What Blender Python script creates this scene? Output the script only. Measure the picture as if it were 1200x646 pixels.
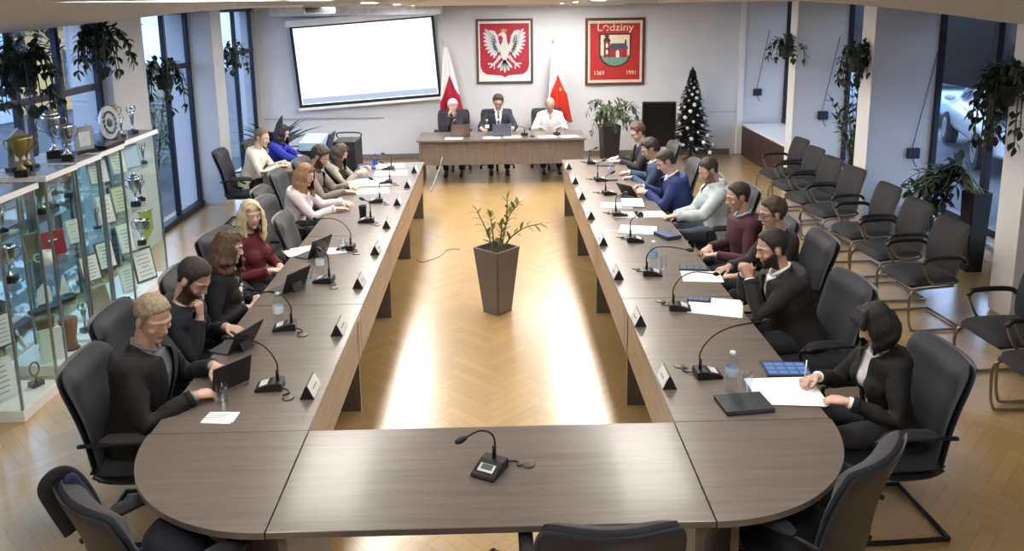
import bpy, bmesh, math, random
import numpy as np
from mathutils import Vector, Matrix, noise
from math import sin, cos, pi, radians as R

for o in list(bpy.data.objects):
    bpy.data.objects.remove(o)
SC = bpy.context.scene
COL = SC.collection
random.seed(7)

# ------------------------------------------------------------------ camera
CAM_POS = Vector((0.04478, -3.74076, 2.86597))
PITCH, YAW, ROLL, FPX, PPY = 0.19241, 0.01965, -0.01323, 940.84, 184.77
_f = Vector((sin(YAW)*cos(PITCH), cos(YAW)*cos(PITCH), -sin(PITCH)))
_r = Vector((cos(YAW), -sin(YAW), 0)); _u = _r.cross(_f)
_r2 = _r*cos(ROLL) + _u*sin(ROLL); _u2 = _u*cos(ROLL) - _r*sin(ROLL)
cam = bpy.data.cameras.new('camera'); camo = bpy.data.objects.new('camera', cam); COL.objects.link(camo)
m3 = Matrix((_r2, _u2, -_f)).transposed()
camo.matrix_world = Matrix.Translation(CAM_POS) @ m3.to_4x4()
cam.sensor_width = 36.0; cam.lens = FPX*36/1200
cam.shift_y = -(323-PPY)/1200
cam.clip_start = .05; cam.clip_end = 300
SC.camera = camo

# ------------------------------------------------------------------ world, exposure
SC.view_settings.view_transform = 'Standard'
SC.view_settings.look = 'None'
SC.view_settings.gamma = 1.0
SC.view_settings.use_curve_mapping = False
SC.view_settings.exposure = 0.0
SC.cycles.use_denoising = True
SC.cycles.transparent_max_bounces = 48
SC.cycles.max_bounces = 8
SC.cycles.sample_clamp_indirect = 6.0
w = bpy.data.worlds.new('overcast_sky'); SC.world = w; w.use_nodes = True
wn = w.node_tree
bg = wn.nodes['Background']
tc = wn.nodes.new('ShaderNodeTexCoord'); nz = wn.nodes.new('ShaderNodeTexNoise'); nz.inputs['Scale'].default_value = 2.5
rp = wn.nodes.new('ShaderNodeValToRGB')
rp.color_ramp.elements[0].position = .35; rp.color_ramp.elements[0].color = (.32, .52, .95, 1)
rp.color_ramp.elements[1].position = .65; rp.color_ramp.elements[1].color = (.66, .82, 1.0, 1)
wn.links.new(tc.outputs['Generated'], nz.inputs['Vector']); wn.links.new(nz.outputs['Fac'], rp.inputs['Fac'])
wn.links.new(rp.outputs['Color'], bg.inputs['Color'])
SKY_STRENGTH = 4.6
LAMP_STRENGTH = 22.0
SCREEN_STRENGTH = 1.6
bg.inputs['Strength'].default_value = SKY_STRENGTH

# ------------------------------------------------------------------ materials
def lin(h):
    h = h.lstrip('#'); c = [int(h[i:i+2], 16)/255 for i in (0, 2, 4)]
    return tuple((x/12.92 if x <= .04045 else ((x+.055)/1.055)**2.4) for x in c) + (1,)
def nt(name):
    m = bpy.data.materials.new(name); m.use_nodes = True
    return m, m.node_tree, m.node_tree.nodes['Principled BSDF']
_M = {}
def mat(hexc, rough=.6, metal=0., var=.12, scale=12., bump=0., bscale=None, stretch=None, coat=0., sheen=0.):
    """plain surface with a slight procedural mottling and optional bump"""
    key = (hexc, rough, metal, var, scale, bump, bscale, stretch, coat, sheen)
    if key in _M: return _M[key]
    m, t, b = nt('surface_'+hexc.strip('#'))
    c = lin(hexc)
    co = t.nodes.new('ShaderNodeTexCoord'); n = t.nodes.new('ShaderNodeTexNoise')
    n.inputs['Scale'].default_value = scale; n.inputs['Detail'].default_value = 4
    src = co.outputs['Object']
    if stretch:
        mp = t.nodes.new('ShaderNodeMapping'); mp.inputs['Scale'].default_value = stretch
        t.links.new(src, mp.inputs['Vector']); src = mp.outputs['Vector']
    t.links.new(src, n.inputs['Vector'])
    rmp = t.nodes.new('ShaderNodeValToRGB')
    rmp.color_ramp.elements[0].position = .3; rmp.color_ramp.elements[1].position = .7
    rmp.color_ramp.elements[0].color = tuple(x*(1-var) for x in c[:3])+(1,)
    rmp.color_ramp.elements[1].color = tuple(min(1, x*(1+var)) for x in c[:3])+(1,)
    t.links.new(n.outputs['Fac'], rmp.inputs['Fac']); t.links.new(rmp.outputs['Color'], b.inputs['Base Color'])
    b.inputs['Roughness'].default_value = rough; b.inputs['Metallic'].default_value = metal
    if coat: b.inputs['Coat Weight'].default_value = coat; b.inputs['Coat Roughness'].default_value = .15
    if sheen: b.inputs['Sheen Weight'].default_value = sheen
    if bump:
        n2 = t.nodes.new('ShaderNodeTexNoise'); n2.inputs['Scale'].default_value = bscale or scale*4; n2.inputs['Detail'].default_value = 3
        t.links.new(src, n2.inputs['Vector'])
        bp = t.nodes.new('ShaderNodeBump'); bp.inputs['Strength'].default_value = bump; bp.inputs['Distance'].default_value = .01
        t.links.new(n2.outputs['Fac'], bp.inputs['Height']); t.links.new(bp.outputs['Normal'], b.inputs['Normal'])
    _M[key] = m
    return m
def emit(hexc, s):
    m, t, b = nt('glow_'+hexc.strip('#')+'_%g' % s)
    b.inputs['Base Color'].default_value = (.03, .03, .03, 1); b.inputs['Roughness'].default_value = .35
    b.inputs['Emission Color'].default_value = lin(hexc); b.inputs['Emission Strength'].default_value = s
    return m
def thin_glass(name, tint=(1, 1, 1), refl=1.0, rough=.02, f0=.02):
    """clear sheet: see-through, with a mirror share that grows towards grazing view (Schlick), the same from both sides"""
    m = bpy.data.materials.new(name); m.use_nodes = True; t = m.node_tree
    t.nodes.remove(t.nodes['Principled BSDF']); out = t.nodes['Material Output']
    tr = t.nodes.new('ShaderNodeBsdfTransparent'); tr.inputs['Color'].default_value = tuple(tint)+(1,)
    gl = t.nodes.new('ShaderNodeBsdfGlossy'); gl.inputs['Roughness'].default_value = rough
    gl.inputs['Color'].default_value = (refl, refl, refl, 1)
    lw = t.nodes.new('ShaderNodeLayerWeight'); lw.inputs['Blend'].default_value = .5
    pw = t.nodes.new('ShaderNodeMath'); pw.operation = 'POWER'; pw.inputs[1].default_value = 5
    ma = t.nodes.new('ShaderNodeMath'); ma.operation = 'MULTIPLY_ADD'; ma.inputs[1].default_value = .6; ma.inputs[2].default_value = f0
    mx = t.nodes.new('ShaderNodeMixShader')
    t.links.new(lw.outputs['Facing'], pw.inputs[0]); t.links.new(pw.outputs[0], ma.inputs[0])
    t.links.new(ma.outputs[0], mx.inputs[0]); t.links.new(tr.outputs[0], mx.inputs[1]); t.links.new(gl.outputs[0], mx.inputs[2])
    t.links.new(mx.outputs[0], out.inputs['Surface'])
    return m
def wood(name, dark, light, rough, axis=0, coat=0.):
    m, t, b = nt(name)
    co = t.nodes.new('ShaderNodeTexCoord'); mp = t.nodes.new('ShaderNodeMapping')
    s = [22, 22, 22]; s[axis] = 1.3; mp.inputs['Scale'].default_value = s
    n = t.nodes.new('ShaderNodeTexNoise'); n.inputs['Scale'].default_value = 1.6; n.inputs['Detail'].default_value = 6; n.inputs['Roughness'].default_value = .62
    rm = t.nodes.new('ShaderNodeValToRGB'); rm.color_ramp.elements[0].position = .32; rm.color_ramp.elements[1].position = .68
    rm.color_ramp.elements[0].color = lin(dark); rm.color_ramp.elements[1].color = lin(light)
    t.links.new(co.outputs['Object'], mp.inputs['Vector']); t.links.new(mp.outputs['Vector'], n.inputs['Vector'])
    t.links.new(n.outputs['Fac'], rm.inputs['Fac']); t.links.new(rm.outputs['Color'], b.inputs['Base Color'])
    b.inputs['Roughness'].default_value = rough
    if coat: b.inputs['Coat Weight'].default_value = coat; b.inputs['Coat Roughness'].default_value = .12
    return m
W_TOP = wood('table_veneer_across', '#5c544f', '#6e6560', .30, 0, .18)
W_SIDE = wood('table_veneer_upright', '#564a43', '#6b5e55', .45, 2)
W_LIGHT = wood('table_apron_veneer', '#8a745c', '#a38a70', .42, 1)
BLACK = mat('#17171a', .45, bump=.1)
CHROME = mat('#b9b4a8', .25, .9, var=.04)
DARKMETAL = mat('#26262a', .35, .6, var=.05)
WHITEP = mat('#e9eaec', .6, var=.03)
GLASS = thin_glass('clear_window_glass', (.93, .96, 1.0), 1.0)
CASE_GLASS = thin_glass('showcase_glass', (.95, .985, .97), 1.0)
BOTTLE_GLASS = thin_glass('bottle_plastic', (.91, .955, .99), 1.0, .08)

# ------------------------------------------------------------------ mesh helpers
I4 = Matrix.Identity(4)
def box(bm, c, s, rot=None, bevel=0., mi=0):
    r = bmesh.ops.create_cube(bm, size=1)
    vs = r['verts']
    M = Matrix.Translation(c) @ (rot.to_4x4() if rot else I4) @ Matrix.Diagonal((s[0], s[1], s[2], 1))
    bmesh.ops.transform(bm, matrix=M, verts=vs)
    fs = set(f for v in vs for f in v.link_faces)
    for f in fs: f.material_index = mi
    if bevel:
        es = list(set(e for v in vs for e in v.link_edges))
        g = bmesh.ops.bevel(bm, geom=es, offset=bevel, segments=2, affect='EDGES', profile=.6)
        for f in g['faces']: f.material_index = mi
    return vs
def frames(pts):
    pts = [Vector(p) for p in pts]; out = []
    n = len(pts); prev = None
    for i in range(n):
        if i == 0: t = pts[1]-pts[0]
        elif i == n-1: t = pts[-1]-pts[-2]
        else: t = (pts[i+1]-pts[i]).normalized()+(pts[i]-pts[i-1]).normalized()
        if t.length < 1e-9: t = Vector((0, 0, 1))
        t.normalize()
        if prev is None:
            a = Vector((0, 0, 1)) if abs(t.z) < .9 else Vector((1, 0, 0))
            u = t.cross(a).normalized()
        else:
            u = prev - t*prev.dot(t)
            u = u.normalized() if u.length > 1e-6 else t.orthogonal().normalized()
        prev = u; out.append((pts[i], t, u, t.cross(u)))
    return out
def rings_to_mesh(bm, rings, mi=0, close=True, loop=False):
    V = [[bm.verts.new(p) for p in r] for r in rings]
    n = len(V[0])
    k = len(V)
    for i in range(k if loop else k-1):
        a, b = V[i], V[(i+1) % k]
        for j in range(n):
            f = bm.faces.new((a[j], a[(j+1) % n], b[(j+1) % n], b[j])); f.material_index = mi; f.smooth = True
    if close and not loop:
        f = bm.faces.new(list(reversed(V[0]))); f.material_index = mi
        f = bm.faces.new(V[-1]); f.material_index = mi
    return V
def tube(bm, pts, rad, seg=10, mi=0, round_caps=False, flat=1., loop=False):
    pts = [Vector(p) for p in pts]
    if not hasattr(rad, '__len__'): rad = [rad]*len(pts)
    if round_caps:
        a = (pts[0]-pts[1]).normalized(); b = (pts[-1]-pts[-2]).normalized()
        P, Q = [], []
        for k in (.98, .75, .4):
            P.append(pts[0]+a*rad[0]*k); Q.append(rad[0]*math.sqrt(1-k*k))
        P += pts; Q += list(rad)
        for k in (.4, .75, .98):
            P.append(pts[-1]+b*rad[-1]*k); Q.append(rad[-1]*math.sqrt(1-k*k))
        pts, rad = P, Q
    fr = frames(pts)
    if loop:
        fr = frames(pts+[pts[0]])[:-1]
    rings = []
    for (p, t, u, v), r in zip(fr, rad):
        rings.append([p+u*(r*cos(2*pi*j/seg))+v*(r*flat*sin(2*pi*j/seg)) for j in range(seg)])
    rings_to_mesh(bm, rings, mi, True, loop)
def smooth_path(pts, n=6):
    pts = [Vector(p) for p in pts]; out = []
    for i in range(len(pts)-1):
        p0 = pts[max(i-1, 0)]; p1 = pts[i]; p2 = pts[i+1]; p3 = pts[min(i+2, len(pts)-1)]
        for k in range(n):
            t = k/n
            out.append(.5*((2*p1)+(p2-p0)*t+(2*p0-5*p1+4*p2-p3)*t*t+(-p0+3*p1-3*p2+p3)*t**3))
    out.append(pts[-1]); return out
def lathe(bm, prof, seg=16, c=(0, 0, 0), mi=0, sx=1., sy=1., close=True):
    c = Vector(c)
    rings = [[c+Vector((max(r, 1e-4)*cos(2*pi*j/seg)*sx, max(r, 1e-4)*sin(2*pi*j/seg)*sy, z)) for j in range(seg)] for r, z in prof]
    rings_to_mesh(bm, rings, mi, close)
def ell(bm, c, r, rot=None, seg=16, rings=10, mi=0):
    g = bmesh.ops.create_uvsphere(bm, u_segments=seg, v_segments=rings, radius=1)
    if not hasattr(r, '__len__'): r = (r, r, r)
    M = Matrix.Translation(c) @ (rot.to_4x4() if rot else I4) @ Matrix.Diagonal((r[0], r[1], r[2], 1))
    bmesh.ops.transform(bm, matrix=M, verts=g['verts'])
    for f in set(f for v in g['verts'] for f in v.link_faces): f.material_index = mi; f.smooth = True
    return g['verts']
def prism(bm, poly, d0, d1, ax='z', mi=0):
    """poly of 2-D points, extruded from d0 to d1 along ax ('x': poly is (y,z), 'y': (x,z), 'z': (x,y))"""
    def P(a, b, d): return {'x': (d, a, b), 'y': (a, d, b), 'z': (a, b, d)}[ax]
    A = [bm.verts.new(P(a, b, d0)) for a, b in poly]; B = [bm.verts.new(P(a, b, d1)) for a, b in poly]
    n = len(poly); fs = [bm.faces.new(list(reversed(A))), bm.faces.new(B)]
    for i in range(n): fs.append(bm.faces.new((A[i], A[(i+1) % n], B[(i+1) % n], B[i])))
    for f in fs: f.material_index = mi
    return A+B
def finish(bm, name, mats, parent=None, smooth=None, loc=None):
    bmesh.ops.recalc_face_normals(bm, faces=bm.faces)
    me = bpy.data.meshes.new(name); bm.to_mesh(me); bm.free()
    for m in (mats if isinstance(mats, (list, tuple)) else [mats]): me.materials.append(m)
    return place(me, name, parent, smooth, loc)
def place(me, name, parent=None, smooth=None, loc=None):
    o = bpy.data.objects.new(name, me); COL.objects.link(o)
    if smooth is not None:
        me.polygons.foreach_set('use_smooth', [smooth]*len(me.polygons))
    if parent: o.parent = parent
    if loc: o.location = loc
    return o
def B(): return bmesh.new()
def tag(o, label, cat, group=None, kind=None):
    if label: o['label'] = label
    if cat: o['category'] = cat
    if group: o['group'] = group
    if kind: o['kind'] = kind
    return o
def empty(name, loc, rz=0., label=None, cat=None, group=None):
    o = bpy.data.objects.new(name, None); COL.objects.link(o); o.empty_display_size = .1
    o.location = loc; o.rotation_euler = (0, 0, rz)
    return tag(o, label, cat, group)
def dup(root, loc, rz=None, label=None, group=None):
    r = root.copy(); COL.objects.link(r); r.location = loc
    if rz is not None: r.rotation_euler = (0, 0, rz)
    if label: r['label'] = label
    if group: r['group'] = group
    for ch in list(root.children):
        c = ch.copy(); COL.objects.link(c); c.parent = r
        for g in list(ch.children):
            d = g.copy(); COL.objects.link(d); d.parent = c
    return r
def struct(bm, name, mats, smooth=None):
    o = finish(bm, name, mats, None, smooth); o['kind'] = 'structure'; return o
def Rz(a): return Matrix.Rotation(a, 3, 'Z')
def Rx(a): return Matrix.Rotation(a, 3, 'X')
def Ry(a): return Matrix.Rotation(a, 3, 'Y')

# ------------------------------------------------------------------ room shell
XL, XR, XO, YB, YF = -4.25, 4.6, 5.4, 10.96, -5.0
def parquet():
    bm = B(); uv = bm.loops.layers.uv.new('block'); cl = bm.loops.layers.float_color.new('tone')
    rnd = random.Random(3); n, Wd = 5, .085
    c45 = cos(pi/4)
    def quad(x, y, lx, ly, turn):
        pts = [(x, y), (x+lx, y), (x+lx, y+ly), (x, y+ly)]
        P = [((a-b)*Wd*c45, (a+b)*Wd*c45+3) for a, b in pts]
        if max(p[0] for p in P) < -4.4 or min(p[0] for p in P) > 5.5 or max(p[1] for p in P) < -5.1 or min(p[1] for p in P) > 11.1: return
        f = bm.faces.new([bm.verts.new((a, b, 0)) for a, b in P])
        t, t2 = rnd.random(), rnd.random()
        U = [(0, 0), (1, 0), (1, 1), (0, 1)] if not turn else [(0, 0), (0, 1), (1, 1), (1, 0)]
        for l, u in zip(f.loops, U): l[uv].uv = u; l[cl] = (t, t2, float(turn), 1)
    N = 130
    for y in range(-N, N):
        for x in range(-N, N):
            d = (x-y) % (2*n)
            if d == 0: quad(x, y, n, 1, False)
            elif d == 2*n-1: quad(x, y, 1, n, True)
    return bm
def parquet_mat():
    m, t, b = nt('oak_parquet'); N = t.nodes.new; L = t.links.new
    at = N('ShaderNodeAttribute'); at.attribute_name = 'tone'
    uvn = N('ShaderNodeUVMap'); uvn.uv_map = 'block'
    sep = N('ShaderNodeSeparateColor'); L(at.outputs['Color'], sep.inputs[0])
    rm = N('ShaderNodeValToRGB'); rm.color_ramp.elements[0].color = lin('#ad8f5e'); rm.color_ramp.elements[1].color = lin('#b99a66')
    L(sep.outputs[0], rm.inputs['Fac'])
    mp = N('ShaderNodeMapping'); mp.inputs['Scale'].default_value = (1.5, 9, 1)
    ad = N('ShaderNodeVectorMath'); ad.operation = 'ADD'
    sc = N('ShaderNodeVectorMath'); sc.operation = 'SCALE'; sc.inputs['Scale'].default_value = 40
    L(at.outputs['Color'], sc.inputs[0]); L(uvn.outputs['UV'], mp.inputs['Vector']); L(mp.outputs['Vector'], ad.inputs[0]); L(sc.outputs[0], ad.inputs[1])
    gr = N('ShaderNodeTexNoise'); gr.inputs['Scale'].default_value = 1.6; gr.inputs['Detail'].default_value = 5
    L(ad.outputs[0], gr.inputs['Vector'])
    gm = N('ShaderNodeMapRange'); gm.inputs['From Min'].default_value = .3; gm.inputs['From Max'].default_value = .7; gm.inputs['To Min'].default_value = .92; gm.inputs['To Max'].default_value = 1.07
    L(gr.outputs['Fac'], gm.inputs['Value'])
    mul = N('ShaderNodeVectorMath'); mul.operation = 'SCALE'; L(rm.outputs['Color'], mul.inputs[0]); L(gm.outputs[0], mul.inputs['Scale'])
    # joints between the blocks
    sx = N('ShaderNodeSeparateXYZ'); L(uvn.outputs['UV'], sx.inputs[0])
    def edge(o, wd):
        a = N('ShaderNodeMath'); a.operation = 'SUBTRACT'; a.inputs[1].default_value = .5; L(o, a.inputs[0])
        c = N('ShaderNodeMath'); c.operation = 'ABSOLUTE'; L(a.outputs[0], c.inputs[0])
        d = N('ShaderNodeMath'); d.operation = 'GREATER_THAN'; d.inputs[1].default_value = .5-wd; L(c.outputs[0], d.inputs[0]); return d
    e1 = edge(sx.outputs[0], .003); e2 = edge(sx.outputs[1], .015)
    mx = N('ShaderNodeMath'); mx.operation = 'MAXIMUM'; L(e1.outputs[0], mx.inputs[0]); L(e2.outputs[0], mx.inputs[1])
    mi = N('ShaderNodeMix'); mi.data_type = 'RGBA'; L(mx.outputs[0], mi.inputs['Factor']); L(mul.outputs[0], mi.inputs['A']); mi.inputs['B'].default_value = lin('#8a6c40')
    L(mi.outputs['Result'], b.inputs['Base Color'])
    b.inputs['Roughness'].default_value = .30
    b.inputs['Coat Weight'].default_value = .9; b.inputs['Coat Roughness'].default_value = .22; b.inputs['Coat IOR'].default_value = 2.3
    return m
struct(parquet(), 'floor', parquet_mat())
WALL = mat('#c9ccd3', .75, var=.025, scale=3, bump=.05, bscale=90)
WALLW = mat('#dcdcdc', .7, var=.02, scale=3)
PILLAR = mat('#a9adb5', .75, var=.03, scale=3)
CEIL = mat('#d5cfc4', .85, var=.03, scale=5, bump=.1, bscale=60)
FRAME = mat('#1c1f2c', .4, .3, var=.05)
FRAMEB = mat('#161a2c', .4, .3, var=.05)
BROWN = mat('#3c2b26', .5, var=.15, scale=6, stretch=(1, 1, 8))

def interp(x, xs, ys): return float(np.interp(x, xs, ys))
CX, CYs = [-6, 0, 3, 5, 6, 8.2, 11.2], None
def ceil_z(x, y):
    c = 2.97-.0115*(y+4)
    l = interp(y, [-6, 0, 3.4, 5.1, 5.9, 8.15, 11.2], [2.70, 2.60, 2.64, 2.69, 2.74, 2.82, 2.82])
    r = interp(y, [-6, 0, 3.15, 4.7, 6.5, 8.3, 11.2], [2.70, 2.55, 2.60, 2.71, 2.82, 2.81, 2.81])
    if x < -2.6: k = min(1, (-2.6-x)/1.65); return c+(l-c)*k
    if x > 2.9: k = min(1, (x-2.9)/1.7); return c+(r-c)*k
    return c
def ceiling():
    bm = B()
    xs = np.linspace(-4.6, 5.6, 35); ys = np.linspace(-5.2, 11.2, 42)
    V = [[bm.verts.new((x, y, ceil_z(x, y))) for x in xs] for y in ys]
    for j in range(len(ys)-1):
        for i in range(len(xs)-1):
            bm.faces.new((V[j][i], V[j+1][i], V[j+1][i+1], V[j][i+1]))
    r = bmesh.ops.extrude_face_region(bm, geom=list(bm.faces))
    for v in r['geom']:
        if isinstance(v, bmesh.types.BMVert): v.co.z += .12
    return bm
struct(ceiling(), 'ceiling', CEIL, True)

bm = B(); box(bm, (.5, YB+.1, 1.5), (10.2, .2, 3.0)); struct(bm, 'wall_back', WALL)
bm = B(); box(bm, (.6, YF-.1, 1.5), (11, .2, 3.2)); struct(bm, 'wall_front', WALL)
# left wall: solid part near the camera, pillars, then glazing
bm = B(); box(bm, (XL-.1, (YF+2.4)/2, 1.5), (.2, 2.4-YF, 3.0)); struct(bm, 'wall_left', WALL)
def pillar(name, x0, x1, y0, y1, m):
    bm = B(); box(bm, ((x0+x1)/2, (y0+y1)/2, 1.46), (x1-x0, y1-y0, 2.92), bevel=.004); return struct(bm, name, m)
pillar('wall_left_pillar_1', XL-.35, XL+.12, 5.12, 5.98, PILLAR)
pillar('wall_left_pillar_2', XL-.35, XL+.33, 7.72, 8.16, PILLAR)
bm = B(); box(bm, (XL-.1, 11.0, 1.5), (.2, .5, 3)); struct(bm, 'wall_left_corner', PILLAR)
def glazing(name, ys, y0, y1, zt, extra=()):
    """a run of tall windows in the left wall: posts at ys, a transom, a sill, one pane per field"""
    root = empty(name, (XL-.02, (y0+y1)/2, 0)); root['kind'] = 'structure'
    c = (y0+y1)/2
    bm = B()
    for y in ys: box(bm, (0, y-c, 1.42), (.06, .065, 2.84), bevel=.006)
    box(bm, (0, 0, zt), (.055, y1-y0, .07), bevel=.006); box(bm, (0, 0, .04), (.11, y1-y0, .08), bevel=.006)
    box(bm, (0, 0, 2.80), (.1, y1-y0, .10))
    finish(bm, 'window_frame', FRAMEB, root)
    bm = B()
    e = [y0]+[y for y in ys if y0+.02 < y < y1-.02]+[y1]
    for a, b in zip(e, e[1:]): box(bm, (-.01, (a+b)/2-c, 1.42), (.008, b-a, 2.7))
    finish(bm, 'pane', GLASS, root)
    return root
glazing('window_1', [2.45, 3.55, 4.30, 5.08], 2.4, 5.12, 2.02)
glazing('window_2', [6.03, 6.12, 6.90, 7.70], 5.98, 7.72, 2.05)
glazing('window_3', [8.2, 8.9, 9.78, 10.68], 8.16, 10.75, 2.08)

# right wall: piers that reach into the room, windows set back between them
def pier(name, y0, y1, base=True):
    bm = B()
    box(bm, ((XR+XO+.03)/2, (y0+y1)/2, 1.44), (XO+.03-XR, y1-y0, 2.88), bevel=.006)
    return struct(bm, name, WALL)
pier('wall_right_pier_1', 2.92, 3.22)
pier('wall_right_pier_2', 5.86, 6.18)
pier('wall_right_pier_3', 8.36, 8.62)
for i, (a, b) in enumerate(((2.92, 3.22), (5.86, 6.18), (8.36, 8.62))):
    bm = B(); box(bm, (XR-.006, (a+b)/2, 1.42), (.012, b-a+.012, 2.8), bevel=.002); struct(bm, 'trim_%d' % (i+1), WALLW)
bm = B(); box(bm, (XO+.1, (YF+2.95)/2, 1.5), (.2, 2.95-YF, 3)); struct(bm, 'wall_right', WALL)
bm = B(); box(bm, (XR-.03, YB-.02, 1.44), (.10, .05, 2.85)); struct(bm, 'trim_4', WALLW)
def side_window(name, y0, y1, z0, posts, z1=2.86):
    root = empty(name, (XO, (y0+y1)/2, 0)); root['kind'] = 'structure'; c = (y0+y1)/2
    bm = B()
    for y in (y0+.03, y1-.03): box(bm, (0, y-c, (z0+z1)/2), (.06, .06, z1-z0), bevel=.005)
    for y in posts: box(bm, (0, y-c, (z0+z1)/2), (.07, .08, z1-z0), bevel=.005)
    box(bm, (0, 0, z0+.04), (.08, y1-y0, .08)); box(bm, (0, 0, z1-.04), (.08, y1-y0, .08))
    finish(bm, 'window_frame', FRAME, root)
    bm = B(); box(bm, (.0, 0, (z0+z1)/2), (.008, y1-y0-.05, z1-z0-.05)); finish(bm, 'pane', GLASS, root)
    bm = B(); box(bm, (.08, 0, z0/2), (.14, y1-y0, z0)); finish(bm, 'wall_below', WALL, root)
    bm = B(); box(bm, (-.10, 0, z0-.015), (.24, y1-y0, .03), bevel=.006); finish(bm, 'sill', WHITEP, root)
    return root
side_window('window_4', 3.22, 5.86, .30, [4.75])
side_window('window_5', 6.18, 8.36, .30, [7.3])
side_window('window_6', 8.62, YB, .58, [9.8])
bm = B(); box(bm, (0.1, YB-.012, .055), (8.6, .024, .11)); struct(bm, 'baseboard_back', mat('#6d6660', .5))
bm = B(); box(bm, (-3.1, YB-.02, .80), (2.2, .03, .02)); box(bm, (3.6, YB-.004, .80), (1.9, .008, .015)); struct(bm, 'trim_5', mat('#a7abb2', .6))
# window box under the far right window
t = empty('radiator_cover', (XR+.02, 9.75, 0), 0, 'dark brown low radiator cover with white top below the far right window', 'radiator cover')
bm = B(); box(bm, (0, 0, .27), (.05, 2.2, .54), bevel=.004)
for k in range(4): box(bm, (-.026, -.82+k*.55, .27), (.006, .5, .44), bevel=.002)
finish(bm, 'front_panel', BROWN, t)
bm = B(); box(bm, (.38, 0, .565), (.80, 2.22, .04), bevel=.006); finish(bm, 'top', WHITEP, t)
bm = B(); box(bm, (.38, -1.09, .27), (.74, .03, .54)); finish(bm, 'side_panel', BROWN, t)

# ceiling lamps (two rows of flat panels), lights of the room
def lamp_panel(name, x, y, sx, sy, s, label, hexc='#fff8ee'):
    zc = ceil_z(x, y)-.015
    t = empty(name, (x, y, zc), 0, label, 'ceiling light', 'flat panel lights set in the ceiling')
    bm = B()
    for a, b, c, d in ((sx/2+.02, 0, .04, sy+.08), (-sx/2-.02, 0, .04, sy+.08), (0, sy/2+.02, sx, .04), (0, -sy/2-.02, sx, .04)):
        box(bm, (a, b, 0), (c, d, .035))
    finish(bm, 'lamp_frame', WHITEP, t)
    bm = B(); box(bm, (0, 0, 0), (sx, sy, .02)); finish(bm, 'diffuser', emit(hexc, s), t)
    return t
for x, nm in ((-1.5, 'glazed left side'), (1.4, 'pillared right side')):
    for y, od in ((-2.2, 'behind the front chairs'), (.4, 'above the near seats'), (3.0, 'level with the pot plant'), (5.4, 'two thirds along'), (7.5, 'before the head desk'), (9.5, 'nearest the back wall')):
        lamp_panel('ceiling_light', x, y, .6, 1.3, LAMP_STRENGTH*((.3 if x < 0 else 1.15) if y > 9 else 1.9 if y > 5 else .75), 'white ceiling panel light, %s row, %s' % (nm, od))
lamp_panel('ceiling_light', .62, 9.9, .62, .4, LAMP_STRENGTH, 'small white ceiling panel light over the head desk, above the eagle picture')
# ------------------------------------------------------------------ tables
TH, TW, TI, TD = .75, .80, .927, 1.73        # height, width, half of the inner gap, module length
def desk_module(side, y0, label, first):
    t = empty('conference_table', (side*(TI+TW/2), y0+TD/2, 0), 0, label, 'table', 'long conference table modules')
    bm = B(); box(bm, (0, 0, TH-.015), (TW-.004, TD-.006, .03), bevel=.004); finish(bm, 'tabletop', W_TOP, t)
    ys = [TD/2-.14] + ([-TD/2+.12] if first else [])
    for y in ys:
        bm = B(); box(bm, (0, y, (TH-.03)/2), (TW-.05, .036, TH-.03), bevel=.002); finish(bm, 'leg', W_SIDE, t)
    bm = B(); box(bm, (-side*(TW/2-.035), (-.0 if not first else 0.), .545), (.02, TD-.01, .345), bevel=.002); finish(bm, 'apron', W_LIGHT, t)
    return t
for s, nm in ((-1, 'left'), (1, 'right')):
    for k, d in enumerate(('nearest the curved end', 'second from the curved end', 'third from the curved end', 'farthest, closest to the head desk')):
        desk_module(s, k*TD, 'grey-brown veneer table module of the long %s row, %s' % (nm, d), k == 0)
t = empty('cross_table', (0, -TW/2, 0), 0, 'grey-brown veneer cross table joining the two rows, one microphone on it', 'table')
bm = B(); box(bm, (0, 0, TH-.015), (2*TI-.004, TW-.004, .03), bevel=.004); finish(bm, 'tabletop', W_TOP, t)
for s in (-1, 1):
    bm = B(); box(bm, (s*(TI-.06), 0, (TH-.03)/2), (.036, TW-.06, TH-.03), bevel=.002); finish(bm, 'leg', W_SIDE, t)
bm = B(); box(bm, (0, TW/2-.1, .5), (2*TI-.2, .02, .44)); finish(bm, 'apron', W_SIDE, t)
def quarter(s, label):
    t = empty('corner_table', (s*TI, 0, 0), 0, label, 'table')
    bm = B()
    n = 28; pts = [(s*.003, -.003)]+[(s*((TW)*sin(a)+.003), -(TW)*cos(a)-.0) for a in [pi/2*k/n for k in range(n+1)]]
    pts = [(x, min(y, -.003)) for x, y in pts]
    if s > 0: prism(bm, pts, TH-.03, TH)
    else: prism(bm, pts[::-1], TH-.03, TH)
    bmesh.ops.recalc_face_normals(bm, faces=bm.faces)
    finish(bm, 'tabletop', W_TOP, t)
    bm = B(); box(bm, (s*.3, -.12, .36), (.5, .036, .72)); finish(bm, 'leg', W_SIDE, t)
    bm = B(); box(bm, (s*.12, -.42, .36), (.036, .5, .72)); finish(bm, 'leg', W_SIDE, t)
quarter(-1, 'quarter-round grey-brown corner table at the left end of the cross table')
quarter(1, 'quarter-round grey-brown corner table at the right end of the cross table')
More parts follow.
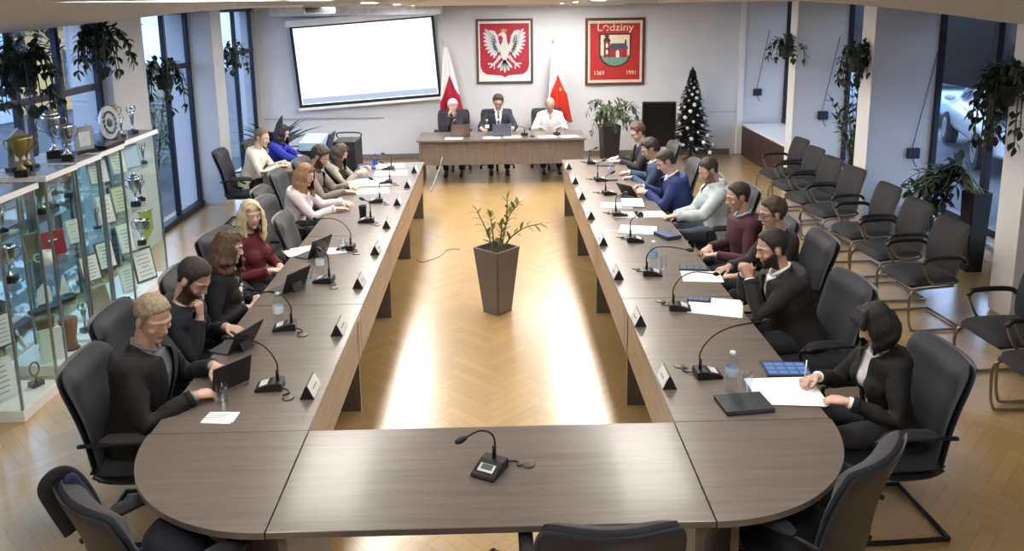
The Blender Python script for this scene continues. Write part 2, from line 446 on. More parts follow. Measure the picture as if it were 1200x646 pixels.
# head desk
HX, HY = .13, 9.03
t = empty('head_desk', (HX, HY, 0), 0, 'wide brown veneer desk where the three chairing people sit', 'desk')
bm = B(); box(bm, (0, 0, TH-.015), (2.66, .82, .03), bevel=.004); finish(bm, 'tabletop', W_TOP, t)
bm = B(); box(bm, (0, -.33, .53), (2.6, .025, .38)); finish(bm, 'apron', W_SIDE, t)
for x in (-1.28, 1.28):
    bm = B(); box(bm, (x, 0, .36), (.036, .74, .72)); finish(bm, 'leg', W_SIDE, t)
# side desk at the left
t = empty('side_desk', (-2.59, 6.78, 0), R(2), 'small brown desk on the far left where two people work beside the glazing', 'desk')
bm = B(); box(bm, (0, 0, TH-.015), (.84, .66, .03), bevel=.004); finish(bm, 'tabletop', W_TOP, t)
bm = B(); box(bm, (0, -.29, .36), (.78, .025, .72)); finish(bm, 'apron', W_SIDE, t)
for x in (-.39, .39):
    bm = B(); box(bm, (x, 0, .36), (.03, .58, .72)); finish(bm, 'leg', W_SIDE, t)

# ------------------------------------------------------------------ chairs
UPH = mat('#1d2029', .72, var=.1, scale=30, bump=.25, bscale=300, sheen=.06)
UPH2 = mat('#191b21', .75, var=.1, scale=30, bump=.25, bscale=300, sheen=.05)
SHELL = mat('#20232c', .5, var=.08, bump=.1)
def panel(bm, wdt, h, thick, puff, wrap, lean, base, corner=.12, nu=18, nv=16, top_roll=0., narrow=.0, mi=0):
    """an upholstered panel: width along x, rising from base, leaning back by lean, its sides wrapped forward"""
    def pt(u, v, side):
        a = abs(2*v-1)**3; hw = wdt/2*(1-narrow*(1-v))
        x = (2*u-1)*hw*(1-corner*a*a*.9)
        e = 1-max(abs(2*u-1), abs(2*v-1))**6
        th = (thick/2+puff*(1-abs(2*u-1)**4)*(1-abs(2*v-1)**6))*max(e, 0)**.4
        if top_roll and v > .78: th += top_roll*sin((v-.78)/.22*pi)**.7*(1-abs(2*u-1)**8)
        y = wrap*(2*u-1)**2 + (th if side > 0 else -th*.55)
        z = v*h*(1-corner*.25*(2*u-1)**6)
        y2 = y*cos(lean) - z*sin(lean) + .06*sin(v*pi)*.5
        z2 = y*sin(lean) + z*cos(lean)
        return Vector((x, y2, z2))+Vector(base)
    F = [[bm.verts.new(pt(i/nu, j/nv, 1)) for i in range(nu+1)] for j in range(nv+1)]
    K = [[bm.verts.new(pt(i/nu, j/nv, -1)) for i in range(nu+1)] for j in range(nv+1)]
    for j in range(nv):
        for i in range(nu):
            bm.faces.new((F[j][i], F[j][i+1], F[j+1][i+1], F[j+1][i])); bm.faces.new((K[j][i], K[j+1][i], K[j+1][i+1], K[j][i+1]))
    rim = [(0, i) for i in range(nu)]+[(j, nu) for j in range(nv)]+[(nv, i) for i in range(nu, 0, -1)]+[(j, 0) for j in range(nv, 0, -1)]
    for (a, b), (c, d) in zip(rim, rim[1:]+rim[:1]): bm.faces.new((F[a][b], K[a][b], K[c][d], F[c][d]))
    for f in bm.faces: f.smooth = True; f.material_index = mi
def cushion(bm, wx, wy, th, c, puff=.02, n=16):
    def pt(u, v, s):
        k = 2*u-1; l = 2*v-1
        e = max(0, 1-max(abs(k), abs(l))**6)**.4
        x = k*wx/2*(1-.10*l**4*.6); y = l*wy/2*(1-.10*k**4*.6)
        z = s*(th/2*e)+(puff*(1-k*k)*(1-l*l) if s > 0 else 0) - (.02*max(l, 0)**4)
        return Vector((x, y, z))+Vector(c)
    F = [[bm.verts.new(pt(i/n, j/n, 1)) for i in range(n+1)] for j in range(n+1)]
    K = [[bm.verts.new(pt(i/n, j/n, -1)) for i in range(n+1)] for j in range(n+1)]
    for j in range(n):
        for i in range(n):
            bm.faces.new((F[j][i], F[j][i+1], F[j+1][i+1], F[j+1][i])); bm.faces.new((K[j][i], K[j+1][i], K[j+1][i+1], K[j][i+1]))
    rim = [(0, i) for i in range(n)]+[(j, n) for j in range(n)]+[(n, i) for i in range(n, 0, -1)]+[(j, 0) for j in range(n, 0, -1)]
    for (a, b), (c_, d) in zip(rim, rim[1:]+rim[:1]): bm.faces.new((F[a][b], K[a][b], K[c_][d], F[c_][d]))
    for f in bm.faces: f.smooth = True
def conference_chair(label, group=None, castors=False, tube_m=None):
    """high padded chair, local +y is the way the sitter faces"""
    t = empty('conference_chair', (0, 0, 0), 0, label, 'chair', group)
    m = tube_m or DARKMETAL
    bm = B(); cushion(bm, .50, .50, .09, (0, .02, .435)); finish(bm, 'seat', UPH, t)
    bm = B(); panel(bm, .58, .61, .03, .0, .055, R(13), (0, -.235, .40), narrow=.08); finish(bm, 'back_shell', SHELL, t)
    bm = B(); panel(bm, .545, .595, .035, .022, .05, R(13), (0, -.205, .42), top_roll=.028, narrow=.08); finish(bm, 'backrest', UPH, t)
    for s in (-1, 1):
        bm = B()
        P = smooth_path([(s*.275, -.235, .62), (s*.30, -.05, .645), (s*.30, .17, .645), (s*.30, .215, .61), (s*.29, .17, .50), (s*.27, .10, .41), (s*.258, -.10, .40), (s*.250, -.19, .43)], 5)
        tube(bm, P, .0125, 8); a = finish(bm, 'armrest', DARKMETAL, t, True)
        bm = B(); cushion(bm, .062, .30, .045, (s*.30, .04, .665), puff=.006, n=8); finish(bm, 'arm_pad', UPH2, a)
    if castors:
        bm = B(); tube(bm, [(0, 0, .39), (0, 0, .10)], [.03, .03], 12); finish(bm, 'column', m, t, True)
        bm = B()
        for k in range(5):
            a = 2*pi*k/5+.3; tube(bm, [(0, 0, .12), (.30*cos(a), .30*sin(a), .075)], [.03, .02], 8)
        b = finish(bm, 'base', m, t, True)
        for k in range(5):
            a = 2*pi*k/5+.3; bm = B(); box(bm, (.30*cos(a), .30*sin(a), .035), (.04, .05, .07), bevel=.014); finish(bm, 'castor', BLACK, b)
    else:
        bm = B()
        for s in (-1, 1):
            P = smooth_path([(s*.22, -.18, .39), (s*.24, .16, .39), (s*.25, .27, .33), (s*.25, .285, .20), (s*.25, .26, .05), (s*.25, .18, .02), (s*.25, -.26, .02)], 5)
            tube(bm, P, .0135, 8)
        tube(bm, [(-.25, -.26, .02), (.25, -.26, .02)], .0135, 8)
        finish(bm, 'cantilever_frame', m, t, True)
    return t
def face(dx, dy): return math.atan2(-dx, dy)       # rotation that turns local +y towards (dx, dy)
ch0 = conference_chair("empty dark grey conference chair, back to us, before the middle of the cross table", 'padded conference chairs around the tables')
ch0.location = (.44, -.84, 0)
CG = 'padded conference chairs around the tables'
def put(x, y, rz, label, src=None): return dup(src or ch0, (x, y, 0), rz, label, CG)
put(-.29, -1.01, R(2), "empty dark grey conference chair, mostly cut off, leftmost of the two before the cross table")
c2 = put(-1.40, -.65, face(.66, .75), "empty dark grey conference chair at the left corner table, strapped bag over its back")
c5 = put(1.42, -.49, face(-.66, .75), 'empty dark grey conference chair turned toward the right corner table')
put(-1.97, 3.94, face(1, -.12), 'empty grey conference chair behind the blonde woman in burgundy, farther of two')
put(-1.60, 3.30, face(1, .05), 'empty grey conference chair pushed in beside the woman in burgundy, nearer of two')

# visitor chairs along the pillared wall
def visitor_chair(label):
    t = empty('visitor_chair', (0, 0, 0), 0, label, 'chair', 'cantilever visitor chairs along the pillared wall')
    bm = B(); cushion(bm, .49, .47, .085, (0, .02, .44), puff=.012); finish(bm, 'seat', UPH2, t)
    bm = B(); panel(bm, .47, .47, .05, .010, .02, R(12), (0, -.20, .47), corner=.10); finish(bm, 'backrest', UPH2, t)
    bm = B()
    for s in (-1, 1):
        P = smooth_path([(s*.20, -.17, .39), (s*.235, .17, .39), (s*.245, .25, .35), (s*.245, .26, .2), (s*.245, .235, .05), (s*.245, .16, .016), (s*.245, -.25, .016)], 5)
        tube(bm, P, .0115, 8)
    tube(bm, [(-.245, -.25, .016), (.245, -.25, .016)], .0115, 8); tube(bm, [(-.2, -.17, .39), (.2, -.17, .39)], .0115, 8)
    tube(bm, smooth_path([(-.12, -.17, .39), (-.12, -.22, .45), (-.12, -.235, .56)], 4), .011, 8); tube(bm, smooth_path([(.12, -.17, .39), (.12, -.22, .45), (.12, -.235, .56)], 4), .011, 8)
    finish(bm, 'cantilever_frame', mat('#8d8273', .3, .85, var=.05), t, True)
    for s in (-1, 1):
        bm = B()
        P = smooth_path([(s*.255, -.24, .60), (s*.265, -.15, .655), (s*.265, .12, .655), (s*.265, .165, .62), (s*.26, .13, .52), (s*.255, .06, .44), (s*.25, -.14, .44)], 5)
        tube(bm, P, .0115, 8); a = finish(bm, 'armrest', mat('#8d8273', .3, .85, var=.05), t, True)
        bm = B(); tube(bm, smooth_path([(s*.258, -.22, .625), (s*.265, -.14, .668), (s*.265, .11, .668), (s*.265, .17, .635)], 4), [.019]*13, 8, round_caps=True); finish(bm, 'arm_pad', BLACK, a, True)
    return t
v0 = visitor_chair("dark visitor chair at the far end of the wall row, by the radiator cover")
v0.location = (4.06, 7.22, 0); v0.rotation_euler = (0, 0, face(-1, -.12))
for x, y, a, l in ((3.99, 6.52, -.10, 'dark visitor chair second from the far end of the wall row, by the bushy plant'),
                   (3.93, 5.84, -.14, 'dark visitor chair third from the far end, hiding the foot of a white pillar'),
                   (3.93, 5.22, -.16, 'dark visitor chair fourth from the far end, last of the far four'),
                   (3.90, 4.36, -.06, 'dark visitor chair farthest of the middle three, beside the wide pillar face'),
                   (3.86, 3.68, -.08, 'dark visitor chair in the middle of the three before the big window'),
                   (3.80, 2.98, -.10, 'dark visitor chair nearest of the three before the big window, by the tall dark pot'),
                   (3.80, 1.72, -.05, "dark visitor chair behind the woman with black hair, farther of the two there"),
                   (3.72, 1.12, -.05, "dark visitor chair behind the woman with black hair, nearer and cut off")):
    dup(v0, (x, y, 0), face(-1, a), l)

# ------------------------------------------------------------------ things on the tables
MIC_LED = mat('#c9cdd0', .4)
def mic(x, y, rz, neck, label, cable=True, tip=None, wide=1.):
    """gooseneck conference microphone; neck is a list of points from the base, in the local frame"""
    t = empty('microphone', (x, y, TH), rz, label, 'microphone', 'gooseneck microphones on the tables')
    bm = B()
    prism(bm, [(-.075, .0), (.075, .0), (.075, .045), (.02, .045), (-.075, .016)], -.055*wide, .055*wide, 'x')
    bmesh.ops.bevel(bm, geom=list(bm.edges), offset=.004, segments=2, affect='EDGES')
    b = finish(bm, 'base', BLACK, t)
    bm = B(); box(bm, (0, -.030, .0335), (.07*wide, .045, .004), Rx(R(17))); finish(bm, 'button_panel', MIC_LED, b)
    bm = B(); P = smooth_path(neck, 7); tube(bm, [(0, .045, .04), (0, .045, .105)], [.011, .009], 8); tube(bm, P, .0045, 8); n = finish(bm, 'gooseneck', DARKMETAL, t, True)
    e = Vector(neck[-1]); d = (e-Vector(neck[-2])).normalized()
    bm = B(); tube(bm, [e-d*.005, e+d*.018, e+d*.036], [.011, .017, .013], 10, round_caps=True); finish(bm, 'microphone_head', BLACK, n, True)
    if cable:
        bm = B(); tube(bm, smooth_path([(.03, .07, .012), (.05, .11, .006), (.085, .12, .005), (.10, .09, .005), (.115, .11, .004)], 5), .0042, 6); finish(bm, 'cable', BLACK, t, True)
        bm = B(); lathe(bm, [(.001, 0), (.032, 0), (.034, .004), (.026, .006), (.001, .006)], 14, (.135, .125, 0)); finish(bm, 'cable_port', mat('#4a4340', .4), t, True)
    return t
# left side: the base faces the sitter at -x, so local +y (away from the sitter) is +x
mlab = ['microphone before the man in the black blazer, long neck bent toward his neighbour', 'microphone beside a clear bottle before the woman with long wavy hair',
        'microphone beside bottle and glass before the woman in burgundy', 'microphone on the left row before the two empty chairs', 'microphone next to the tall black cup on the left row',
        'microphone before the woman in the pale blouse, among white papers', 'microphone on the far left row beside blue bottles', 'farthest microphone on the left row, near the head desk']
for (x, y), l, (tx, ty, tz) in zip(((-1.25, .47), (-1.38, 1.31), (-1.31, 2.22), (-1.29, 3.05), (-1.25, 3.94), (-1.27, 4.73), (-1.28, 5.64), (-1.36, 6.45)), mlab,
        ((-1.57, .76, .18), (-1.66, 1.50, .16), (-1.33, 2.26, .24), (-1.63, 3.45, .17), (-1.27, 3.96, .22), (-1.30, 4.75, .25), (-1.31, 5.66, .25), (-1.4, 6.47, .2))):
    rz = R(-90)+R(8*((int(y*7) % 5)-2)/2)
    M = Matrix.Rotation(-rz, 3, 'Z'); q = M @ Vector((tx-x, ty-y, 0)); q.z = tz
    far = q.xy.length > .12
    neck = [(0, .045, .08), (0, .046, .15 if far else .17), (q.x*.18, .045+(q.y-.045)*.18, .215 if far else q.z*.9)] + ([(q.x*.5, .045+(q.y-.045)*.5, .225)] if far else []) + [tuple(q)]
    mic(x, y, rz, neck, l)
rlab = ['microphone before the woman with black hair, long neck bent toward the bearded man', 'microphone beside the paper with a blue tablet, before the man with clasped hands',
        'microphone beside a clear bottle on the right row, neck bent level', 'microphone behind a white sheet on the right row', 'microphone before the man in the pale hooded top, by an open book',
        'microphone before the man in the bright blue suit', 'microphone beside a closed laptop on the far right row', 'farthest microphone on the right row, near the head desk']
for (x, y), l, (tx, ty, tz) in zip(((1.23, .50), (1.30, 1.51), (1.25, 2.23), (1.27, 3.12), (1.27, 3.99), (1.29, 4.89), (1.29, 5.58), (1.31, 6.6)), rlab,
        ((1.66, .84, .18), (1.60, 1.74, .17), (1.52, 2.22, .20), (1.30, 3.2, .22), (1.30, 4.0, .22), (1.31, 4.9, .24), (1.31, 5.6, .24), (1.34, 6.62, .2))):
    rz = R(90)+R(8*((int(y*7) % 5)-2)/2)
    M = Matrix.Rotation(-rz, 3, 'Z'); q = M @ Vector((tx-x, ty-y, 0)); q.z = tz
    far = q.xy.length > .12
    neck = [(0, .045, .08), (0, .046, .15 if far else .17), (q.x*.18, .045+(q.y-.045)*.18, .215 if far else q.z*.9)] + ([(q.x*.5, .045+(q.y-.045)*.5, .225)] if far else []) + [tuple(q)]
    mic(x, y, rz, neck, l)
# the one on the cross table
m0 = mic(-.01, -.40, R(-28), [(0, .045, .08), (0, .05, .13), (-.02, .045, .165), (-.07, .03, .17), (-.125, -.01, .14)], 'single black microphone alone on the cross table, green-lit panel on its base', wide=1.1)
bm = B(); box(bm, (0, -.026, .0365), (.055, .03, .003), Rx(R(17))); finish(bm, 'display', emit('#5fa890', .25), [c for c in m0.children if c.name.startswith('base')][0])

# name plates: black wedges with a white card towards the middle of the room
def plate(x, y, s, label):
    t = empty('name_plate', (x, y, TH), 0, label, 'name plate', 'name plates along the inner table edges')
    bm = B(); prism(bm, [(-.040, 0), (.040, 0), (.004, .078), (-.004, .078)], -.088, .088, 'y')
    b = finish(bm, 'stand', BLACK, t)
    bm = B(); a = math.atan2(.036, .078)
    box(bm, (-s*.0238, 0, .040), (.003, .168, .078), Ry(s*a)); c = finish(bm, 'name_card', WHITEP, t)
    bm = B(); rr = random.Random(int(y*100)); box(bm, (-s*.0256, 0, .041), (.0008, .07+.03*rr.random(), .008), Ry(s*a))
    finish(bm, 'printed_name', mat('#8a8b90', .7), c)
pl = ['before the man in the black blazer', 'before the man with hand on chin', 'before the woman with long wavy hair', 'before the woman in burgundy', 'beside the two empty chairs', 'level with the black cup', 'before the man in the tweed jacket', 'nearest the head desk']
for (x, y), l in zip(((-1.01, .41), (-1.01, 1.25), (-1.02, 2.13), (-1.01, 2.95), (-1.02, 3.77), (-1.02, 4.64), (-1.0, 5.46), (-1.0, 6.3)), pl): plate(x, y, -1, 'white name plate on the left row, '+l)
pr = ['before the woman with black hair', 'before the man with clasped hands', 'before the man with glasses and greying hair', 'before the man in the burgundy sweater', 'before the man in the pale hooded top', 'before the man in the bright blue suit', 'before the man in the slate suit', 'nearest the head desk']
for (x, y), l in zip(((.98, .43), (.975, 1.30), (.97, 2.21), (.97, 3.08), (.965, 3.95), (.965, 4.76), (.965, 5.51), (.965, 6.35)), pr): plate(x, y, 1, 'white name plate on the right row, '+l)

def bottle(x, y, label, h=.235, r=.034, lab='#3f6fae', cap='#dfe6ee'):
    t = empty('water_bottle', (x, y, TH), random.random()*3, label, 'bottle', 'water bottles on the tables')
    bm = B(); k = h/.235
    lathe(bm, [(.001, .0), (r*.9, .0), (r, .008), (r, .05*k), (r*.93, .075*k), (r, .10*k), (r, .15*k), (r*.8, .182*k), (.014, .21*k), (.0135, .215*k), (.001, .216*k)], 18); finish(bm, 'body', BOTTLE_GLASS, t, True)
    bm = B(); lathe(bm, [(r+.0006, .095*k), (r+.0012, .097*k), (r+.0012, .143*k), (r+.0006, .145*k)], 18, close=False); finish(bm, 'label_band', mat(lab, .5), t, True)
    bm = B(); lathe(bm, [(.001, .212*k), (.016, .212*k), (.016, .233*k), (.001, .235*k)], 12); finish(bm, 'cap', mat(cap, .4), t, True)
bottle(1.31, .31, 'clear water bottle with pale blue label beside the black folder, right row', lab='#b9d2ea', cap='#cfe3f7')
bottle(1.28, 2.36, 'clear water bottle behind the microphone with level neck, right row', lab='#a9c4e6', cap='#e8eef5')
bottle(-1.43, 1.36, 'clear green-capped water bottle before the woman with long wavy hair', lab='#dfe9ee', cap='#86b3a0')
bottle(-1.36, 2.34, 'clear water bottle before the woman in burgundy', lab='#e6ecef', cap='#dfe6ee')
bottle(-1.56, 6.10, 'dark blue labelled bottle before the woman with brown hair, nearer of two', lab='#2c3f9c', cap='#2a3a8c')
bottle(-1.50, 6.32, 'dark blue labelled bottle before the woman with brown hair, farther of two', lab='#2f46a8', cap='#2a3a8c')
bottle(1.43, 5.80, 'small clear bottle between the hands of the men in suits, right row', h=.2, lab='#b7b2da', cap='#d8d6ee')
bottle(-.10, 9.2, 'clear water bottle on the head desk before the man in the dark suit', lab='#d5e2f2', cap='#e6edf7')
def tumbler(x, y, label, h=.10, r=.034):
    bm = B(); lathe(bm, [(.001, .004), (r*.8, .004), (r*.82, .0), (r, h), (r*.94, h), (r*.77, .012), (.001, .012)], 18)
    o = finish(bm, 'water_glass', BOTTLE_GLASS, None, True, (x, y, TH)); tag(o, label, 'glass', 'drinking glasses on the tables')
tumbler(1.40, .32, 'clear drinking glass next to the bottle by the black folder'); tumbler(1.37, 2.38, 'clear drinking glass beside the bottle on the right row')
tumbler(-1.46, .31, 'clear drinking glass beside the tablet of the man in the black blazer'); tumbler(-1.44, 2.28, 'clear drinking glass beside the bottle before the woman in burgundy')
tumbler(-1.30, 2.98, 'clear drinking glass beside papers next to the two empty chairs')
bm = B(); lathe(bm, [(.001, 0), (.033, 0), (.04, .13), (.041, .135), (.036, .135), (.03, .01), (.001, .01)], 18)
tag(finish(bm, 'tall_cup', BLACK, None, True, (-1.30, 4.06, TH)), 'tall black cup standing beside a microphone on the left row', 'cup')

PAPER = mat('#eef0f3', .8, var=.015); INK = mat('#6f747c', .8)
def sheet(x, y, rz, label, n=1, sx=.21, sy=.297, lines=8, z=TH, cols='#eef0f3', group='papers on the tables', cat='paper', name='paper_sheet'):
    t = empty(name, (x, y, z), rz, label, cat, group); bm = B()
    for k in range(n): box(bm, (.004*k*((-1)**k), .004*k, .0012+.0014*k), (sx, sy, .0013), Rz(R(1.5*k*((-1)**k))))
    p = finish(bm, 'paper', mat(cols, .8, var=.015), t)
    if lines:
        bm = B(); rr = random.Random(int((x+9)*100)); zz = .0012+.0014*(n-1)+.0008
        for k in range(lines): box(bm, (-.01+.02*rr.random()-.02, sy*.38-k*sy*.78/lines, zz), (sx*(.5+.25*rr.random()), .0045, .0005))
        finish(bm, 'printed_lines', INK, p)
    return t
sheet(1.61, .29, R(88), 'large white papers before the woman with black hair', 4, .30, .36, 0)
sheet(1.56, 1.53, R(72), 'white papers under a blue tablet before the man with clasped hands', 3, .31, .36, 0)
sheet(1.62, 2.16, R(84), 'white sheet with a blue tablet before the man with glasses and greying hair', 2, .24, .30, 0)
sheet(1.36, 3.48, R(78), 'white printed sheets beside the navy case on the right row', 2, .27, .34, 6)
sheet(1.30, 4.40, R(80), 'white page lying before the man in the blue suit, beside an open book', 2, .22, .33, 5)
sheet(1.58, 4.02, R(95), 'pale printed papers near the hand of the man in the pale hooded top', 2, .22, .30, 4)
sheet(1.36, 4.02, R(86), 'white papers in a row before the man in the pale hooded top', 2, .22, .30, 4)
sheet(-1.66, 3.02, R(-60), 'white sheets beside a tablet, next to the empty chairs', 2, .22, .31, 5)
sheet(-1.40, 3.00, R(-75), 'white sheet to the right of the farther tablet on the left row', 1, .18, .24, 4)
sheet(-1.50, 5.72, R(-84), 'large white papers before the man in the tweed jacket', 3, .40, .50, 0)
sheet(-1.38, 5.25, R(-80), 'white papers between the pale blouse and the tweed jacket', 2, .27, .36, 6)
sheet(-1.30, 6.22, R(-86), 'white papers on the far left row beside the blue bottles', 3, .30, .40, 6)
sheet(-1.36, 6.68, R(-80), 'white papers at the far end of the left row', 2, .26, .36, 5)
p = sheet(-1.42, .14, R(-6), 'small white printed pad at the near end of the left row', 3, .155, .105, 4)
for k, (x, y, l) in enumerate(((-.62, 8.78, 'before the person with the microphone'), (-.02, 8.80, 'before the man in the dark suit'), (.30, 8.84, 'right of the dark suit man’s laptop'), (.86, 8.80, 'before the bald man'), (1.2, 8.80, 'at the right end'))):
    sheet(x, y, R(90+5*k), 'white paper on the head desk '+l, 2, .2, .28, 0)

def tablet_flat(x, y, rz, label, sx=.27, sy=.19, col='#2f6fd0', s=.6, z=TH, rows=True):
    t = empty('tablet', (x, y, z), rz, label, 'tablet', 'tablets and screens lying on the tables')
    bm = B(); box(bm, (0, 0, .005), (sx, sy, .010), bevel=.004); b = finish(bm, 'case', BLACK, t)
    bm = B(); box(bm, (0, 0, .0105), (sx-.03, sy-.03, .001)); c = finish(bm, 'screen', emit(col, s), t)
    if rows:
        bm = B()
        for i in range(3):
            for j in range(4): box(bm, (-sx*.33+j*sx*.22, -sy*.27+i*sy*.27, .0114), (sx*.17, sy*.17, .0008))
        finish(bm, 'screen_tiles', emit('#7fb0ee', s), c)
tablet_flat(1.70, .55, R(-4), 'tablet with blue tiled screen beside the hand of the woman with black hair')
tablet_flat(1.47, 1.66, R(-16), 'blue tablet lying on the papers before the man with clasped hands', .17, .085, '#2a56a8', .4, TH+.006)
tablet_flat(1.60, 2.34, R(-8), 'blue tablet at the top of the white sheet before the man with glasses', .24, .10, '#1f3a78', .35, TH+.004)
def folder(x, y, rz, sx, sy, h, m, label, name='folder', cat='folder'):
    t = empty(name, (x, y, TH), rz, label, cat); bm = B(); box(bm, (0, 0, h/2), (sx, sy, h), bevel=.004); a = finish(bm, 'cover', m, t)
    bm = B(); box(bm, (.002, -.003, h/2), (sx-.008, sy+.001, h*.5)); finish(bm, 'pages', mat('#3b3d44', .7), t)
folder(1.33, .15, R(6), .26, .19, .024, mat('#1c1f2a', .5), 'closed black folder beside the clear bottle, right row near corner')
folder(1.58, 3.24, R(25), .15, .22, .035, mat('#26335f', .55), 'small navy blue case lying on the right row', 'document_case', 'case')
folder(1.35, 5.66, R(3), .26, .20, .02, mat('#55565c', .4), 'closed grey laptop on the far right row', 'laptop', 'laptop')
folder(1.46, 6.50, R(-3), .24, .18, .018, mat('#34373f', .45), 'dark closed tablet case under the hands of the man at the far right', 'tablet_case', 'case')
# open book on the right row
t = empty('open_book', (1.47, 4.46, TH), R(84), 'open book with dark cover and white pages before the man in the blue suit', 'book')
bm = B(); box(bm, (0, 0, .004), (.36, .24, .006), bevel=.002); finish(bm, 'cover', mat('#1e2230', .5), t)
for s in (-1, 1):
    bm = B(); prism(bm, [(s*.004, .008), (s*.165, .008), (s*.165, .016), (s*.09, .026), (s*.004, .018)] if s > 0 else [(s*.004, .008), (s*.004, .018), (s*.09, .026), (s*.165, .016), (s*.165, .008)], -.112, .112, 'y'); finish(bm, 'page', PAPER, t)
def tablet_up(x, y, rz, tilt, label, sx=.25, sy=.175, name='tablet', kb=True):
    """tablet standing on its folded cover; local -y is the screen side"""
    t = empty(name, (x, y, TH), rz, label, 'tablet', 'tablets standing on the tables'); bm = B()
    M = Rx(-tilt)
    box(bm, M @ Vector((0, 0, sy/2))+Vector((0, 0, .006)), (sx, .010, sy), M, bevel=.003); finish(bm, 'case', BLACK, t)
    bm = B(); box(bm, M @ Vector((0, -.0055, sy/2))+Vector((0, 0, .006)), (sx-.02, .001, sy-.02), M); finish(bm, 'screen', emit('#7d8ea8', .3), t)
    if kb:
        bm = B(); box(bm, (0, -.075, .005), (sx, .15, .008), bevel=.002); finish(bm, 'keyboard_cover', mat('#2a2b31', .6), t)
        bm = B(); prism(bm, [(.004, .012), (.05, .003), (.06, .003), (.01, .10)], -.05, .05, 'x'); finish(bm, 'stand_flap', BLACK, t)
    return t
tablet_up(-1.47, .475, R(-128), R(14), 'black tablet held upright by the man in the black blazer', .24, .17, kb=False)
tablet_up(-1.58, 1.02, R(-112), R(30), 'black tablet on a stand before the man with hand on chin')
tablet_up(-1.50, 2.05, R(-118), R(22), 'black tablet on a stand before the woman with long wavy hair')
tablet_up(-1.50, 2.88, R(-118), R(22), 'black tablet on a stand before the woman in burgundy')
tablet_up(1.50, 4.80, R(125), R(35), 'dark navy tablet held in the hands of the man in the bright blue suit', .24, .17, kb=False)
def laptop(x, y, rz, label, open_a=R(105), col='#5a4a44'):
    t = empty('laptop', (x, y, TH), rz, label, 'laptop'); bm = B(); box(bm, (0, 0, .008), (.30, .21, .014), bevel=.003); finish(bm, 'keyboard_base', mat('#3a3436', .4), t)
    bm = B(); M = Rx(R(-12)); box(bm, Vector((0, .105, .014))+M @ Vector((0, 0, .10)), (.30, .008, .20), M, bevel=.003); s = finish(bm, 'lid', mat(col, .4), t)
    bm = B(); box(bm, Vector((0, .1, .014))+M @ Vector((0, -.001, .10)), (.275, .002, .175), M); finish(bm, 'screen', emit('#a9b8cc', .4), t)
laptop(-.52, 9.0, R(180), 'brown-lidded open laptop on the head desk before the person holding a microphone')
laptop(.14, 8.98, R(180), 'open laptop on the head desk before the man in the dark suit', col='#4a5160')
# phone etc on the head desk
bm = B(); box(bm, (0, 0, .005), (.075, .15, .009), bevel=.003); o = finish(bm, 'smartphone', BLACK, None, None, (.62, 8.86, TH)); tag(o, 'black smartphone lying on the head desk before the bald man', 'phone')
# microphones on the head desk
mic(.5, 9.0, R(180), [(0, .045, .08), (0, .05, .12), (.05, .03, .14), (.2, -.02, .17)], 'microphone on the head desk between the suited man and the bald man', cable=False)
mic(1.02, 9.0, R(180), [(0, .045, .08), (0, .05, .11), (-.06, .03, .13), (-.22, -.02, .2)], 'microphone on the head desk in front of the bald man', cable=False)
# things on the far left table
folder(-1.66, 6.62, R(-80), .3, .22, .02, mat('#1e2a66', .5), 'dark blue folder at the far end of the left row', 'folder', 'folder')
# pen and cable on the floor
bm = B(); tube(bm, smooth_path([(-.88, 5.0, .006), (-.80, 4.9, .006), (-.62, 5.1, .006), (-.56, 5.32, .006), (-.46, 5.36, .006), (-.40, 5.33, .006)], 6), .004, 6)
tag(finish(bm, 'floor_cable', mat('#7b756a', .5), None, True), 'thin grey cable lying on the floor beside the left table row', 'cable')
bm = B(); tube(bm, smooth_path([(-1.02, 8.6, .006), (-.98, 8.3, .006), (-.86, 8.55, .30), (-.80, 8.72, .5)], 6), .012, 6)
tag(finish(bm, 'hanging_cable', mat('#8b8b8b', .5), None, True), 'grey cable hanging down to the floor under the left end of the head desk', 'cable')
# ------------------------------------------------------------------ back wall: screen, pictures, flags
t = empty('projection_screen', (-2.27, YB-.16, 1.87), 0, 'lit white projection screen with black border on the back wall, hanging slightly askew', 'projection screen')
t.rotation_euler = (0, R(-3.9), 0)
bm = B(); box(bm, (0, 0, .74), (2.70, .11, .12), bevel=.02); finish(bm, 'housing', WHITEP, t)
bm = B(); box(bm, (0, .01, -.05), (2.58, .006, 1.47)); finish(bm, 'border', mat('#14151a', .6), t)
bm = B(); box(bm, (0, .004, -.035), (2.47, .006, 1.37)); sc_ = finish(bm, 'screen_cloth', emit('#eef4ff', SCREEN_STRENGTH), t)
bm = B(); box(bm, (.0, .0002, -.655), (2.44, .002, .10)); finish(bm, 'taskbar', emit('#bccdea', 1.0), sc_)
bm = B(); box(bm, (0, .005, -.80), (2.62, .04, .05), bevel=.012); finish(bm, 'bottom_bar', WHITEP, t)
bm = B(); box(bm, (-2.35, YB-.32, 2.75), (2.95, .50, .18), bevel=.01); struct(bm, 'trim_6', mat('#cfd3dc', .6))
t = empty('projector', (-1.86, 5.2, ceil_z(-1.86, 5.2)-.06), R(5), 'dark-fronted ceiling projector aimed at the white screen', 'projector')
bm = B(); box(bm, (0, 0, 0), (.32, .26, .09), bevel=.02); b = finish(bm, 'body', mat('#c8ccd2', .4), t)
bm = B(); tube(bm, [(.08, .12, 0), (.08, .17, 0)], [.035, .03], 14); finish(bm, 'lens', BLACK, b, True)
bm = B(); box(bm, (0, -.131, -.005), (.26, .006, .055)); finish(bm, 'vent', mat('#2c3038', .5), b)
bm = B(); tube(bm, [(0, 0, .04), (0, 0, .10)], .025, 10); finish(bm, 'ceiling_mount', DARKMETAL, t)

